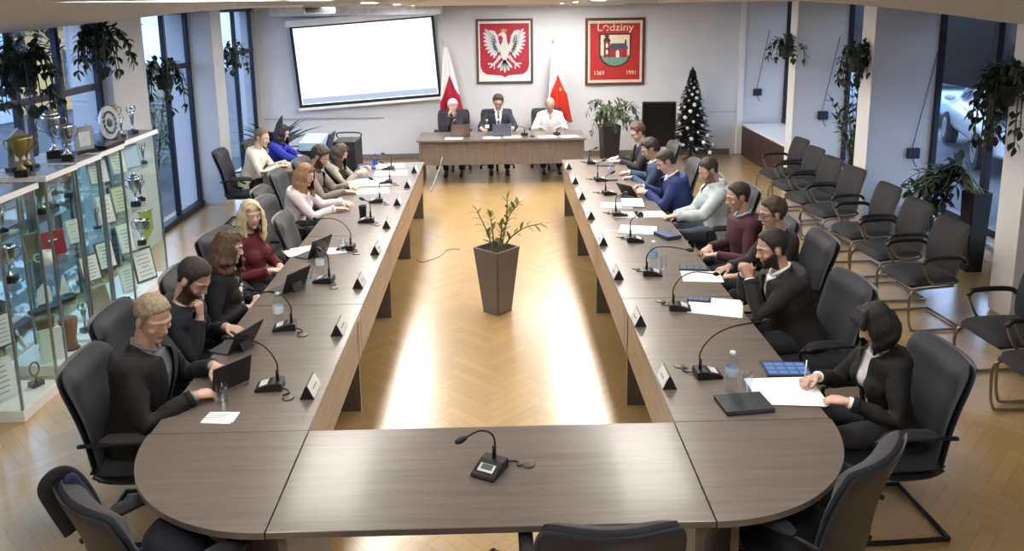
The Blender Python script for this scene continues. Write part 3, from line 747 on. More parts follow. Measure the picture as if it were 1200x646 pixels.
def poly_part(name, parent, poly_list, m, y, th=.004, mirror=False):
    bm = B()
    for P in poly_list:
        prism(bm, P, y, y+th, 'y')
        if mirror: prism(bm, [(-a, b) for a, b in P][::-1], y, y+th, 'y')
    return finish(bm, name, m, parent, False)
def picture(name, x, z, wd, ht, fw, fm, label):
    t = empty(name, (x, YB, z), 0, label, 'picture'); bm = B()
    for c, s in (((wd/2-fw/2, -.02, 0), (fw, .04, ht)), ((-wd/2+fw/2, -.02, 0), (fw, .04, ht)), ((0, -.02, ht/2-fw/2), (wd-2*fw, .04, fw)), ((0, -.02, -ht/2+fw/2), (wd-2*fw, .04, fw))):
        box(bm, c, s, bevel=.006)
    finish(bm, 'frame', fm, t)
    bm = B(); box(bm, (0, -.008, 0), (wd-fw, .012, ht-fw)); finish(bm, 'backing', mat('#e3dedb', .6, var=.02), t)
    return t
# white eagle on a red shield
E_ = picture('coat_of_arms_picture', .225, 1.975, 1.03, 1.17, .042, mat('#4a403b', .4, .2), 'framed picture of a white crowned eagle on a red shield')
RED = mat('#a0122f', .6, var=.06); EW = mat('#c3c8cb', .5, var=.04); GOLD = mat('#b88a55', .4, .3); FEA = mat('#6f7a7d', .5)
hw, ht = .445, .50
arc = [(hw*.92, -.36), (hw*.75, -.415), (hw*.4, -.43), (.06, -.44), (0, -.475)]
poly_part('shield', E_, [[(-hw, ht), (-hw, -.26)]+[(-a, b) for a, b in arc]+[(a, b) for a, b in arc[::-1][1:]]+[(hw, -.26), (hw, ht)]], RED, -.020)
def feather(x0, y0, a, ln, wd):
    c, s = cos(a), sin(a); P = [(-wd*.35, 0), (-wd*.5, ln*.55), (-wd*.3, ln*.9), (0, ln), (wd*.3, ln*.9), (wd*.5, ln*.55), (wd*.35, 0)]
    return [(x0+p*c-q*s, y0+p*s+q*c) for p, q in P]
wing = [[(.05, .06), (.10, .16), (.12, .28), (.18, .37), (.27, .385), (.30, .34), (.25, .33), (.21, .27), (.22, .14), (.20, .05), (.10, -.02)]]
wing += [feather(.20-.012*k, .17-.022*k, R(-62-15.5*k), .21-.005*k, .055) for k in range(7)]
wing += [feather(.235, .26, R(-38), .185, .055), feather(.225, .22, R(-52), .20, .055)]
poly_part('wings', E_, [p[::-1] for p in wing], EW, -.026, .006, True)
poly_part('wing_coverts', E_, [feather(.17-.01*k, .19-.03*k, R(-48-20*k), .085, .022)[::-1] for k in range(6)]+[[(.14, .16), (.17, .27), (.22, .325), (.2, .26), (.185, .15)][::-1]], FEA, -.029, .003, True)
body = [(0, -.20), (-.05, -.12), (-.085, .0), (-.075, .10), (-.04, .17), (-.03, .24), (-.055, .285), (-.10, .275), (-.115, .30), (-.07, .335), (-.02, .345), (.02, .325), (.035, .28), (.045, .18), (.075, .10), (.085, .0), (.05, -.12)]
tail = [feather(0, -.16, R(180+22*k), .23-.018*abs(k), .06) for k in (-2, -1, 0, 1, 2)]
poly_part('body', E_, [body]+tail, EW, -.030, .008)
poly_part('tail_feathers', E_, [feather(0, -.20, R(180+22*k), .14, .016) for k in (-1.5, -.5, .5, 1.5)], FEA, -.033, .003)
leg = [[(.05, -.10), (.10, -.06), (.16, -.16), (.22, -.22), (.20, -.245), (.13, -.19)], [(.2, -.215), (.30, -.205), (.31, -.23), (.22, -.245)], [(.2, -.22), (.285, -.285), (.27, -.30), (.195, -.25)], [(.19, -.22), (.205, -.32), (.185, -.32), (.175, -.24)]]
poly_part('leg', E_, [p[::-1] for p in leg], mat('#c6c2c3', .5), -.028, .006); poly_part('leg', E_, [[(-a, b) for a, b in p] for p in leg], mat('#c6c2c3', .5), -.028, .006)
poly_part('crown', E_, [[(-.06, .35), (-.068, .41), (-.035, .385), (-.012, .42), (.012, .385), (.045, .405), (.035, .345)]], GOLD, -.034, .006)
# town arms
L_ = picture('town_arms_picture', 2.235, 1.94, 1.09, 1.22, .05, mat('#59371f', .4, .1), 'framed red picture with town arms, church on a shield and lettering')
RED2 = mat('#a81d22', .6, var=.06); CREAM = mat('#d9cbb0', .6)
poly_part('ground', L_, [[(-.455, .51), (-.455, -.51), (.455, -.51), (.455, .51)]], RED2, -.020)
sh = lambda k, dx=0, dy=0: [(-.29*k, .30*k+dy), (-.29*k, -.10*k+dy), (-.23*k, -.22*k+dy), (-.12*k, -.29*k+dy), (0, -.315*k+dy), (.12*k, -.29*k+dy), (.23*k, -.22*k+dy), (.29*k, -.10*k+dy), (.29*k, .30*k+dy)]
poly_part('shield_rim', L_, [sh(1.0, 0, .03)], mat('#2a1d1c', .6), -.024)
poly_part('shield', L_, [sh(.91, 0, .03)], CREAM, -.028)
poly_part('hill', L_, [[(-.262, -.06), (-.21, -.17), (-.11, -.235), (0, -.256), (.11, -.235), (.21, -.17), (.262, -.06), (.15, -.09), (0, -.07), (-.13, -.085)]], mat('#5f8a78', .6), -.031)
poly_part('church', L_, [[(-.20, -.10), (-.10, -.10), (-.10, .20), (-.20, .20)], [(-.10, -.10), (.22, -.10), (.22, .06), (-.10, .06)]], mat('#97222c', .6), -.034)
poly_part('church_roof', L_, [[(-.11, .05), (.24, .05), (.20, .15), (-.08, .15)]], mat('#3d4660', .6), -.036)
poly_part('church_tower', L_, [[(-.22, .19), (-.08, .19), (-.10, .24), (-.125, .26), (-.10, .28), (-.15, .335), (-.20, .28), (-.175, .26), (-.20, .24)], [(.17, .14), (.21, .14), (.20, .22), (.18, .22)], [(-.205, -.10), (-.18, -.10), (-.18, .20), (-.205, .20)], [(-.12, -.10), (-.095, -.10), (-.095, .20), (-.12, .20)]], mat('#3a2c2a', .6), -.037)
poly_part('church_door', L_, [[(.015, -.10), (.075, -.10), (.075, .0), (.045, .035), (.015, .0)]], mat('#e8dfd0', .6), -.038)
poly_part('tower_window', L_, [[(-.17, .08), (-.13, .08), (-.13, .14), (-.15, .16), (-.17, .14)]], mat('#e8dfd0', .6), -.038)
poly_part('tower_window', L_, [[(-.17, -.04), (-.13, -.04), (-.13, .02), (-.15, .04), (-.17, .02)]], mat('#e8dfd0', .6), -.038)
bmk = [[(-.475, .53), (-.475, -.53), (-.46, -.53), (-.46, .53)], [(.46, .53), (.46, -.53), (.475, -.53), (.475, .53)], [(-.475, .515), (.475, .515), (.475, .53), (-.475, .53)], [(-.475, -.53), (.475, -.53), (.475, -.515), (-.475, -.515)]]
poly_part('inner_border', L_, bmk, CREAM, -.022)
def text(body, name, parent, loc, size, m, rot=(pi/2, 0, 0), ext=.002, sx=1.):
    cu = bpy.data.curves.new(name, 'FONT'); cu.body = body; cu.size = size; cu.extrude = ext; cu.align_x = 'CENTER'; cu.align_y = 'CENTER'; cu.offset = .0008
    o = bpy.data.objects.new(name, cu); COL.objects.link(o)
    me = bpy.data.meshes.new_from_object(o.evaluated_get(bpy.context.evaluated_depsgraph_get()))
    bpy.data.objects.remove(o); me.materials.clear(); me.materials.append(m)
    o = place(me, name, parent, None, loc); o.rotation_euler = rot; o.scale = (sx, 1, 1)
    return o
text('Lędziny', 'lettering', L_, (0, -.026, .435), .185, CREAM, sx=1.15)
text('1369', 'year_lettering', L_, (-.29, -.026, -.385), .105, CREAM, sx=.95)
text('1991', 'year_lettering', L_, (.30, -.026, -.385), .105, CREAM, sx=.95)

# flags on poles
def flag(x, y, lean, red, label):
    t = empty('flag', (x, y, 0), 0, label, 'flag', 'flags behind the head desk')
    bm = B(); tube(bm, [(0, 0, .02), (lean*.2, 0, 2.12)], .014, 10); p = finish(bm, 'pole', mat('#c9b99a', .4), t, True)
    bm = B(); lathe(bm, [(.001, 0), (.16, 0), (.16, .03), (.04, .06), (.02, .10), (.001, .10)], 16); finish(bm, 'stand', DARKMETAL, t, True)
    bm = B(); e = Vector((lean*.2, 0, 2.12)); tube(bm, [e, e+Vector((0, 0, .05)), e+Vector((0, 0, .10))], [.014, .022, .004], 8); finish(bm, 'finial', mat('#b9b2a0', .3, .7), p, True)
    # cloth hanging in folds, wider towards its hem
    bm = B(); nu, nv = 90, 120; V = []
    for j in range(nv+1):
        v = j/nv; z = 2.08-v*1.34; row = []
        wl = .03+.16*v**.9; wr = .03+.25*v**.85
        for i in range(nu+1):
            u = i/nu; xx = (-wl+(wl+wr)*u)+lean*.1*(1-v)
            yy = -.03-.045*v*sin(u*pi*5+1.2)-.03*sin(u*9+v*3)*v-.02
            row.append(bm.verts.new((xx, yy, z-.05*sin(u*pi*5)*v*.4)))
        V.append(row)
    for j in range(nv):
        for i in range(nu):
            f = bm.faces.new((V[j][i], V[j+1][i], V[j+1][i+1], V[j][i+1])); f.smooth = True
            u, v = (i+.5)/nu, (j+.5)/nv
            # the red half starts along a slanting fold
            f.material_index = 1 if v > .36+.55*abs(u-.56)*1.15 else 0
    r = bmesh.ops.extrude_face_region(bm, geom=list(bm.faces))
    for q in r['geom']:
        if isinstance(q, bmesh.types.BMVert): q.co.y += .006
    finish(bm, 'cloth', [mat('#e4e4e8', .7, var=.03), mat(red, .65, var=.06)], t)
flag(-.78, 10.62, -.45, '#a3122f', 'white and dark red flag on a pole behind the left chair of the head desk')
flag(1.14, 10.62, -.30, '#c02a1e', 'white and bright red flag on a pole behind the bald man, with a gold mark')
bm = B(); 
fl2 = [o for o in bpy.data.objects if o.name == 'flag.001'][0]
poly_part('gold_mark', fl2, [[(.04, 1.30), (.06, 1.28), (.085, 1.31), (.075, 1.345), (.05, 1.35), (.035, 1.33)]], mat('#d8a24a', .5), -.125, .004)
bm.free()

# ------------------------------------------------------------------ plants
def leaf(bm, p, d, ln, wd, up=(0, 0, 1), curl=.25, mi=0):
    """a pointed leaf blade with a fold and some thickness"""
    p = Vector(p); d = Vector(d).normalized(); s = d.cross(Vector(up))
    s = s.normalized() if s.length > 1e-4 else Vector((1, 0, 0)); n = s.cross(d)
    pr = [(0, .05), (.2, .6), (.45, 1), (.7, .8), (.9, .35), (1, 0.02)]
    A, Bq = [], []
    rows = []
    for a, b in pr:
        c = p+d*(ln*a)-n*(curl*ln*a*a)
        rows.append((c+s*wd/2*b+n*wd*.12*b, c-n*.0012, c-s*wd/2*b+n*wd*.12*b))
    V = [[bm.verts.new(q) for q in r] for r in rows]
    for i in range(len(V)-1):
        for k in range(2):
            f = bm.faces.new((V[i][k], V[i][k+1], V[i+1][k+1], V[i+1][k])); f.material_index = mi; f.smooth = True
LEAF = mat('#33452c', .4, var=.25, scale=20); LEAFD = mat('#1d2b20', .45, var=.25, scale=20); LEAFY = mat('#7d7a3c', .45, var=.25, scale=15); STEM = mat('#6d7347', .5)
def stem_plant(parent, stems, m, ms, lsz=(.085, .034), n=9, seed=1, start=.25):
    rnd = random.Random(seed)
    for P in stems:
        path = smooth_path(P, 8)
        bm = B(); tube(bm, path, [.008*(1-.7*i/len(path))+.002 for i in range(len(path))], 6); st = finish(bm, 'stem', ms, parent, True)
        bm = B(); k0 = int(len(path)*start)
        for i in range(n):
            q = k0+int((len(path)-2-k0)*i/max(1, n-1)); a = (path[q+1]-path[q]).normalized()
            for s in (-1, 1):
                sd = a.cross(Vector((rnd.uniform(-.4, .4), rnd.uniform(-1, .2), .35))).normalized()
                leaf(bm, path[q], sd*s*.75+a*.75+Vector((0, 0, .1)), lsz[0]*rnd.uniform(.75, 1.15), lsz[1]*rnd.uniform(.8, 1.15), curl=rnd.uniform(.05, .4))
        leaf(bm, path[-1], path[-1]-path[-2], lsz[0], lsz[1])
        finish(bm, 'leaves', m, st)
def square_pot(parent, w0, w1, h, m, rim=.02, z0=0., rot=0.):
    bm = B(); Rr = Rz(rot)
    def ring(w, z): return [Rr @ Vector((sx*w/2, sy*w/2, z+z0)) for sx, sy in ((-1, -1), (1, -1), (1, 1), (-1, 1))]
    rr = [ring(w0*.96, 0), ring(w0, .012), ring(w1, h-.006), ring(w1*.985, h), ring(w1-2*rim, h), ring(w1-2*rim-.01, h-.05)]
    V = [[bm.verts.new(p) for p in r] for r in rr]
    for a, b in zip(V, V[1:]):
        for j in range(4): bm.faces.new((a[j], a[(j+1) % 4], b[(j+1) % 4], b[j]))
    bm.faces.new(V[0][::-1]); f = bm.faces.new(V[-1]); f.material_index = 1
    es = [e for e in bm.edges if abs((e.verts[0].co-e.verts[1].co).z) > h*.5]
    bmesh.ops.bevel(bm, geom=es, offset=.012, segments=2, affect='EDGES')
    return finish(bm, 'pot', [m, mat('#2a211b', .95, bump=.4)], parent)
t = empty('pot_plant', (.03, 3.42, 0), R(2), 'tall tapered grey square pot with a sparse leafy plant in the middle of the floor', 'potted plant')
square_pot(t, .20, .315, .63, mat('#6b625b', .45, var=.04), rot=R(45))
stem_plant(t, [[(-.04, 0, .56), (-.07, .0, .74), (-.17, -.03, .98)], [(-.02, .03, .56), (-.03, .02, .76), (-.05, .0, .92)], [(.02, -.02, .56), (.07, 0, .76), (.12, .0, .92), (.20, -.02, 1.03)],
               [(.05, 0, .56), (.12, 0, .70), (.26, -.02, .81), (.41, -.04, .85)], [(.0, .0, .56), (.04, -.04, .72), (.05, -.06, .85)], [(.03, .03, .56), (.09, .05, .80), (.11, .06, 1.06)]], LEAFY, STEM, (.085, .04), 6, 4, .35)
t = empty('pot_plant', (1.98, 9.75, 0), 0, 'leafy arching plant in a tall black pot right of the head desk', 'potted plant')
square_pot(t, .24, .32, .78, mat('#1a1b1c', .35), rot=R(8))
rnd = random.Random(5)
st = []
for k in range(17):
    a = k*2.4; r = rnd.uniform(.18, .48); h = rnd.uniform(.15, .46)
    st.append([(rnd.uniform(-.07, .07), rnd.uniform(-.07, .07), .74), (cos(a)*r*.45, sin(a)*r*.3, .74+h*.75), (cos(a)*r*.9, sin(a)*r*.55, .74+h), (cos(a)*r*1.2, sin(a)*r*.75, .74+h*.8-.12*(k % 3))])
stem_plant(t, st, mat('#3b4a3a', .4, var=.3, scale=20), STEM, (.11, .05), 8, 9, .3)
t = empty('pot_plant', (-3.42, 8.75, 0), 0, 'dark strap-leaved plant in the back left corner behind the two at the side desk', 'potted plant')
square_pot(t, .28, .36, .55, mat('#1f2022', .4), rot=R(20))
bm = B(); rnd = random.Random(2)
for k in range(26):
    a = k*2.399; tl = rnd.uniform(.35, .62); el = rnd.uniform(.5, 1.25); p = Vector((0, 0, .52)); d = Vector((cos(a)*cos(el), sin(a)*cos(el), sin(el)))
    leaf(bm, p+d*.12, d, tl*1.15, .13, curl=.5)
finish(bm, 'leaves', LEAFD, t)
bm = B(); tube(bm, [(0, 0, .45), (.01, 0, .68)], [.03, .02], 8); finish(bm, 'stem', STEM, t, True)
t = empty('pot_plant', (5.05, 4.30, 0), 0, 'dark tall square pot with drooping leafy plant before the big right window', 'potted plant')
square_pot(t, .17, .215, .86, mat('#1d1716', .5))
st = []; rnd = random.Random(8)
for k in range(15):
    a = rnd.uniform(2.2, 4.4); r = rnd.uniform(.25, .62)
    st.append([(rnd.uniform(-.06, .06), rnd.uniform(-.06, .06), .82), (cos(a)*r*.5, -sin(a)*r*.2+.25*r, .98+rnd.uniform(0, .18)), (cos(a)*r, .35*r+rnd.uniform(-.15, .3), .92), (cos(a)*r*1.15, .45*r+rnd.uniform(-.15, .3), .45+rnd.uniform(0, .3))])
stem_plant(t, st, LEAFD, STEM, (.15, .07), 8, 12, .3)
t = empty('pot_plant', (4.95, 6.95, 0), 0, 'bushy dark green plant standing between two white pillars at the right wall', 'potted plant')
square_pot(t, .26, .32, .50, mat('#252628', .5))
st = []
for k in range(18):
    a = k*2.399; r = rnd.uniform(.12, .36); h = rnd.uniform(.5, 1.15)
    st.append([(rnd.uniform(-.06, .06), rnd.uniform(-.06, .06), .46), (cos(a)*r*.5, sin(a)*r*.5, .5+h*.6), (cos(a)*r, sin(a)*r, .5+h)])
stem_plant(t, st, LEAFD, STEM, (.12, .05), 9, 14, .15)
def hanging(x, y, z, label, seed, n=13, ln=.5, nx=-1, side='x', m=LEAFD):
    """planter box hooked on a pier or pillar, trailing stems"""
    t = empty('wall_planter', (x, y, z), 0, label, 'hanging plant', 'trailing plants in planters on the pillars')
    bm = B(); lathe(bm, [(.001, 0), (.085, 0), (.11, .17), (.115, .18), (.10, .18), (.09, .15), (.001, .15)], 14); finish(bm, 'planter', BLACK, t, True)
    rn = random.Random(seed); st = []
    for k in range(n):
        a = rn.uniform(0, 2*pi); r = rn.uniform(.12, .26); dz = rn.uniform(.1, ln)
        st.append([(0, 0, .15), (cos(a)*r*.6, sin(a)*r*.6, .28+rn.uniform(-.03, .08)), (cos(a)*r, sin(a)*r, .16), (cos(a)*r*1.15, sin(a)*r*1.15, .15-dz)])
    stem_plant(t, st, m, LEAFD, (.095, .06), 7, seed, .3)
    return t
hanging(4.46, 3.12, 1.92, 'large trailing plant hooked on the nearest white pillar, by the big right window', 21, 20, .5)
hanging(4.47, 6.02, 1.96, 'trailing plant in a black planter on the middle white pillar of the right wall', 22, 12, .28)
hanging(4.47, 8.48, 1.98, 'small trailing plant in a black planter on the far white pillar of the right wall', 23, 6, .2)
hanging(-4.05, 6.30, 1.85, 'dark trailing plant before the left glazing, above the end of the showcases', 24, 13, .5)
hanging(-4.03, 8.88, 1.95, 'small dark trailing plant before the narrow glazing of the back left corner', 25, 6, .25)
hanging(-4.00, 3.25, 2.2, 'leafy trailing plant at the upper left edge before the glazing', 26, 16, .35)
hanging(-3.98, 4.62, 2.36, 'bushy trailing plant high before the left glazing near the first pillar', 27, 16, .3)

# Christmas tree
t = empty('christmas_tree', (3.50, 10.25, 0), 0, 'dark artificial Christmas tree with white and silver baubles in the back right corner', 'christmas tree')
bm = B(); tube(bm, [(0, 0, .05), (0, 0, 1.68)], [.025, .008], 8); tr_ = finish(bm, 'trunk', mat('#2c241e', .7), t, True)
bm = B(); rnd = random.Random(11)
for k in range(420):
    v = (k/420)**.85; z = .22+v*1.46; r = (.43*(1-v)+.02)*rnd.uniform(.72, 1.08); a = k*2.399+rnd.uniform(-.2, .2)
    e = Vector((cos(a)*r, sin(a)*r, z-.05)); s = Vector((cos(a)*r*.15, sin(a)*r*.15, z+.02))
    tube(bm, [s, e], [.012, .006], 4)
    d = (e-s)
    for q in range(5):
        p = s+d*(.35+.15*q)
        for sg in (-1, 1):
            leaf(bm, p, d.normalized()*.6+Vector((-sin(a), cos(a), 0))*sg*.7+Vector((0, 0, .15)), .075, .016)
finish(bm, 'branches', mat('#12181a', .7, var=.3), t)
bm = B()
for k in range(3):
    a = k*2.09; tube(bm, [(0, 0, .12), (cos(a)*.2, sin(a)*.2, .012)], .012, 6)
finish(bm, 'stand', DARKMETAL, t)
SILV = mat('#e6e6ea', .25, .3, var=.03)
me = None
for k in range(96):
    v = (k+.5)/96; z = .27+v*1.30; r = (.43*(1-v)+.03); a = k*2.399+.5
    if me is None:
        bm = B(); ell(bm, (0, 0, 0), .03, seg=10, rings=8); o = finish(bm, 'bauble', SILV, t, True); me = o.data
    else:
        o = bpy.data.objects.new('bauble', me); COL.objects.link(o); o.parent = t
    o.location = (cos(a)*r, sin(a)*r, z-.06); s = random.Random(k).uniform(.7, 1.25); o.scale = (s, s, s)

# black panel by the tree, little boxes on the piers
t = empty('display_panel', (2.76, 9.45, 0), R(-4), 'black upright panel between the potted plant and the Christmas tree', 'panel')
bm = B(); box(bm, (0, 0, .82), (.56, .05, .76), bevel=.012); b = finish(bm, 'panel', mat('#0f1011', .35, bump=.05), t)
bm = B(); box(bm, (0, -.026, .82), (.51, .004, .70)); finish(bm, 'screen', mat('#0b0c0d', .12), b)
bm = B(); box(bm, (0, .01, .24), (.07, .04, .44)); finish(bm, 'post', DARKMETAL, t)
bm = B(); box(bm, (0, 0, .02), (.5, .36, .03), bevel=.01); finish(bm, 'foot', DARKMETAL, t)
def blind_crank(x, y, z, top, label):
    t = empty('blind_control', (x, y, z), 0, label, 'blind control', 'dark blind control boxes on the piers')
    bm = B(); box(bm, (0, -.025, 0), (.15, .05, .13), bevel=.008); b = finish(bm, 'box', mat('#1d2232', .5), t)
    bm = B(); tube(bm, smooth_path([(0, -.03, -.06), (.02, -.035, -.13), (.05, -.035, -.17)], 5), .006, 6); finish(bm, 'crank', mat('#2a2d38', .5), b, True)
    bm = B(); tube(bm, [(-.02, -.03, .06), (top[0]-x, -.02, top[1]-z)], .0055, 6); finish(bm, 'cord', mat('#55586a', .5), t, True)
blind_crank(4.88, YB, 1.16, (5.06, 2.3), 'dark blind control box with slanting cord on the wall above the radiator cover')
blind_crank(5.05, 8.36, 1.09, (5.24, 2.28), 'dark blind control box with slanting cord on the far pillar face')
blind_crank(5.16, 5.86, .97, (5.36, 2.2), 'dark blind control box with slanting cord on the wide near pillar face')

# machine and rack by the side desk
t = empty('printer', (-2.52, 7.62, 0), R(-3), 'blue-white boxy machine with tilted blue screen on a black stand in the back left', 'printer')
bm = B(); box(bm, (0, 0, .42), (.52, .42, .84), bevel=.01); finish(bm, 'cabinet', mat('#20242e', .5), t)
bm = B(); prism(bm, [(-.2, .84), (.2, .84), (.2, 1.02), (-.2, .95)], -.2, .12, 'x'); finish(bm, 'body', mat('#9fc3d8', .4), t)
bm = B(); box(bm, (.20, -.02, .95), (.03, .34, .24), Ry(R(18)), bevel=.008); s = finish(bm, 'screen_frame', mat('#1b2b4e', .4), t)
bm = B(); box(bm, (.184, -.02, .953), (.004, .28, .18), Ry(R(18))); finish(bm, 'screen', emit('#3f73cf', .8), s)
t = empty('equipment_rack', (-1.97, 7.02, 0), R(-4), 'black rack case standing against the right side of the small side desk', 'rack')
bm = B(); box(bm, (0, 0, .53), (.30, .42, 1.06), bevel=.012); b = finish(bm, 'case', mat('#16171b', .5, bump=.1), t)
for k in range(5):
    bm = B(); box(bm, (0, -.213, .2+k*.19), (.25, .008, .15), bevel=.003); finish(bm, 'front_unit', mat('#24262d', .4), b)
bm = B(); tube(bm, smooth_path([(-.15, .1, 1.06), (-.15, .1, 1.13), (.15, .1, 1.13), (.15, .1, 1.06)], 5), .01, 6); finish(bm, 'handle', DARKMETAL, t, True)

# bag over the chair at the left corner table
t = empty('shoulder_bag', (c2.location.x, c2.location.y, 0), c2.rotation_euler.z, 'dark navy bag hung by a black strap on the chair at the left corner table', 'bag')
bm = B(); P = []
tube(bm, smooth_path([(-.15, -.17, .62), (-.16, -.215, .85), (-.165, -.265, .98), (-.165, -.32, 1.028), (-.165, -.37, .995), (-.16, -.348, .90), (-.155, -.30, .76)], 6), .032, 10, flat=.3); finish(bm, 'strap', mat('#15161b', .8), t, True)
bm = B(); tube(bm, smooth_path([(-.13, -.29, 1.0), (-.11, -.25, .90), (-.03, -.19, .72), (.06, -.09, .58)], 6), [.028]*19, 10, round_caps=True, flat=.4); finish(bm, 'scarf_strap', mat('#1d2148', .8, bump=.4), t, True)
bm = B(); vs = ell(bm, (-.02, .05, .56), (.17, .13, .11), seg=24, rings=16)
for v in vs: v.co += Vector(v.co-Vector((-.02, .05, .56))).normalized()*.012*noise.noise(v.co*14)
finish(bm, 'bag_body', mat('#1a1c2c', .8, bump=.4), t)
# ------------------------------------------------------------------ showcases with trophies on the left
SZ = (.50, .90, 1.28); CT = 1.60; CF, CB = -3.33, -3.83
POST = mat('#8c9296', .3, .7)
def showcase(y0, y1, xf, label, top=CT):
    t = empty('glass_showcase', (xf-.25, (y0+y1)/2, 0), 0, label, 'showcase', 'glass showcases along the left glazing')
    d, wd = .50, y1-y0
    bm = B(); box(bm, (0, 0, .045), (d, wd, .09), bevel=.006); finish(bm, 'base', WHITEP, t)
    bm = B(); box(bm, (0, 0, top), (d+.02, wd+.02, .035), bevel=.005); finish(bm, 'top', mat('#767d85', .2), t)
    bm = B(); box(bm, (d/2+.012, 0, top), (.012, wd+.03, .04)); box(bm, (0, -wd/2-.012, top), (d+.02, .012, .04)); finish(bm, 'top_edge', WHITEP, t)
    for sx in (-1, 1):
        for sy in (-1, 1):
            bm = B(); box(bm, (sx*(d/2-.012), sy*(wd/2-.012), top/2+.03), (.016, .016, top-.09)); finish(bm, 'post', POST, t)
    for z in SZ:
        bm = B(); box(bm, (0, 0, z), (d-.03, wd-.03, .008)); finish(bm, 'shelf', CASE_GLASS, t)
    bm = B(); box(bm, (d/2-.004, 0, top/2+.03), (.005, wd-.03, top-.10)); box(bm, (0, -wd/2+.004, top/2+.03), (d-.03, .005, top-.10)); box(bm, (0, wd/2-.004, top/2+.03), (d-.03, .005, top-.10)); finish(bm, 'pane', CASE_GLASS, t)
    return t
cases = [(.75, 1.20, -3.28, 'nearest glass showcase, cut off at the left picture edge'), (1.52, 2.0, -3.30, 'second glass showcase from the left edge, slim trophy on its white base'),
         (2.24, 2.68, -3.36, 'third glass showcase, white card and brown wooden piece on its base'), (2.74, 3.12, -3.38, 'fourth glass showcase, just behind the head of the man in the black blazer'),
         (3.20, 3.62, -3.41, 'fifth glass showcase, photo and blue boxes on its base'), (3.70, 4.50, -3.46, 'widest and farthest glass showcase, certificates and silver cups inside')]
for a, b, xf, l in cases: showcase(a, b, xf, l)

SIL = mat('#b9c0c8', .18, .95, var=.05); GLD = mat('#94874f', .35, .6, var=.15); CRY = thin_glass('crystal', (.80, .90, .96), 1.0, .05)
MARB = mat('#1b1c20', .25, var=.2)
GI = 'awards kept in and on the showcases'
def trophy(x, y, z, h, label, m=SIL, handles=True, basem=MARB, lid=False, rz=.3):
    t = empty('trophy_cup', (x, y, z), rz, label, 'trophy', GI); k = h
    bm = B(); box(bm, (0, 0, .09*k), (.30*k, .30*k, .18*k), bevel=.01*k); finish(bm, 'plinth', basem, t)
    bm = B(); lathe(bm, [(.001, .18*k), (.11*k, .18*k), (.10*k, .22*k), (.03*k, .28*k), (.025*k, .40*k), (.05*k, .44*k), (.03*k, .47*k), (.10*k, .55*k), (.17*k, .70*k), (.20*k, .92*k), (.215*k, 1.0*k), (.20*k, 1.0*k), (.18*k, .90*k), (.10*k, .60*k), (.001, .56*k)], 18); c = finish(bm, 'cup', m, t, True)
    if handles:
        for s in (-1, 1):
            bm = B(); tube(bm, smooth_path([(s*.19*k, 0, .92*k), (s*.30*k, 0, .93*k), (s*.31*k, 0, .80*k), (s*.22*k, 0, .66*k), (s*.14*k, 0, .62*k)], 5), .016*k, 7); finish(bm, 'handle', m, c, True)
    if lid:
        bm = B(); lathe(bm, [(.20*k, 1.0*k), (.14*k, 1.08*k), (.03*k, 1.13*k), (.025*k, 1.2*k), (.001, 1.22*k)], 14); finish(bm, 'lid', m, c, True)
    return t
def certificate(x, y, z, wd, ht, rz, label, frame='#d8dade', sheetc='#e6e8ea', tilt=12, name='certificate', lines=6):
    """local -y is the face"""
    t = empty(name, (x, y, z), rz, label, 'certificate', GI); M = Rx(R(-tilt)); bm = B()
    o0 = Vector((0, 0, .004))
    box(bm, o0+M @ Vector((0, 0, ht/2)), (wd, .016, ht), M, bevel=.004); f = finish(bm, 'frame', mat(frame, .5), t)
    bm = B(); box(bm, o0+M @ Vector((0, -.009, ht/2)), (wd*.86, .003, ht*.88), M); p = finish(bm, 'sheet', mat(sheetc, .7, var=.04), t)
    if lines:
        bm = B(); rr = random.Random(int(abs(x*y)*1000))
        for k in range(lines): box(bm, o0+M @ Vector((0, -.011, ht*(.8-.62*k/max(1, lines-1)))), (wd*(.35+.3*rr.random()), .001, ht*.022), M)
        finish(bm, 'printed_lines', mat('#7b8088', .8), p)
    bm = B(); box(bm, (0, .05, ht*.25), (wd*.3, .008, ht*.5), Rx(R(16))); finish(bm, 'easel_back', mat('#3a3a3e', .7), t)
    return t
def statuette(x, y, z, h, label, m=SIL, rz=0.):
    t = empty('statuette', (x, y, z), rz, label, 'trophy', GI); k = h; bm = B(); box(bm, (0, 0, .07*k), (.24*k, .24*k, .14*k), bevel=.01*k); finish(bm, 'plinth', MARB, t)
    bm = B(); lathe(bm, [(.001, .14*k), (.08*k, .15*k), (.03*k, .22*k), (.045*k, .38*k), (.06*k, .52*k), (.085*k, .68*k), (.05*k, .78*k), (.025*k, .80*k), (.05*k, .86*k), (.045*k, .93*k), (.001, .97*k)], 12); f = finish(bm, 'figure', m, t, True)
    for s in (-1, 1):
        bm = B(); tube(bm, smooth_path([(s*.07*k, 0, .73*k), (s*.16*k, 0, .80*k), (s*.13*k, 0, .98*k)], 4), [.022*k]*9, 6); finish(bm, 'arm', m, f, True)
def crystal(x, y, z, wd, h, label, rz=0., shape=None, m=None):
    t = empty('crystal_award', (x, y, z), rz, label, 'trophy', GI); bm = B(); box(bm, (0, 0, .015), (wd*1.1, wd*.5, .03), bevel=.004); finish(bm, 'plinth', MARB, t)
    P = shape or [(-.5, 0), (.5, 0), (.42, .75), (0, 1), (-.42, .75)]
    bm = B(); prism(bm, [(a*wd, .03+b*h) for a, b in P], -.012, .012, 'y'); b_ = finish(bm, 'plate', m or CRY, t, False)
    bm = B(); prism(bm, [(a*wd*.62, .03+h*.15+b*h*.62) for a, b in P], -.016, -.012, 'y'); finish(bm, 'engraving', mat('#c9d2da', .4), b_, False)
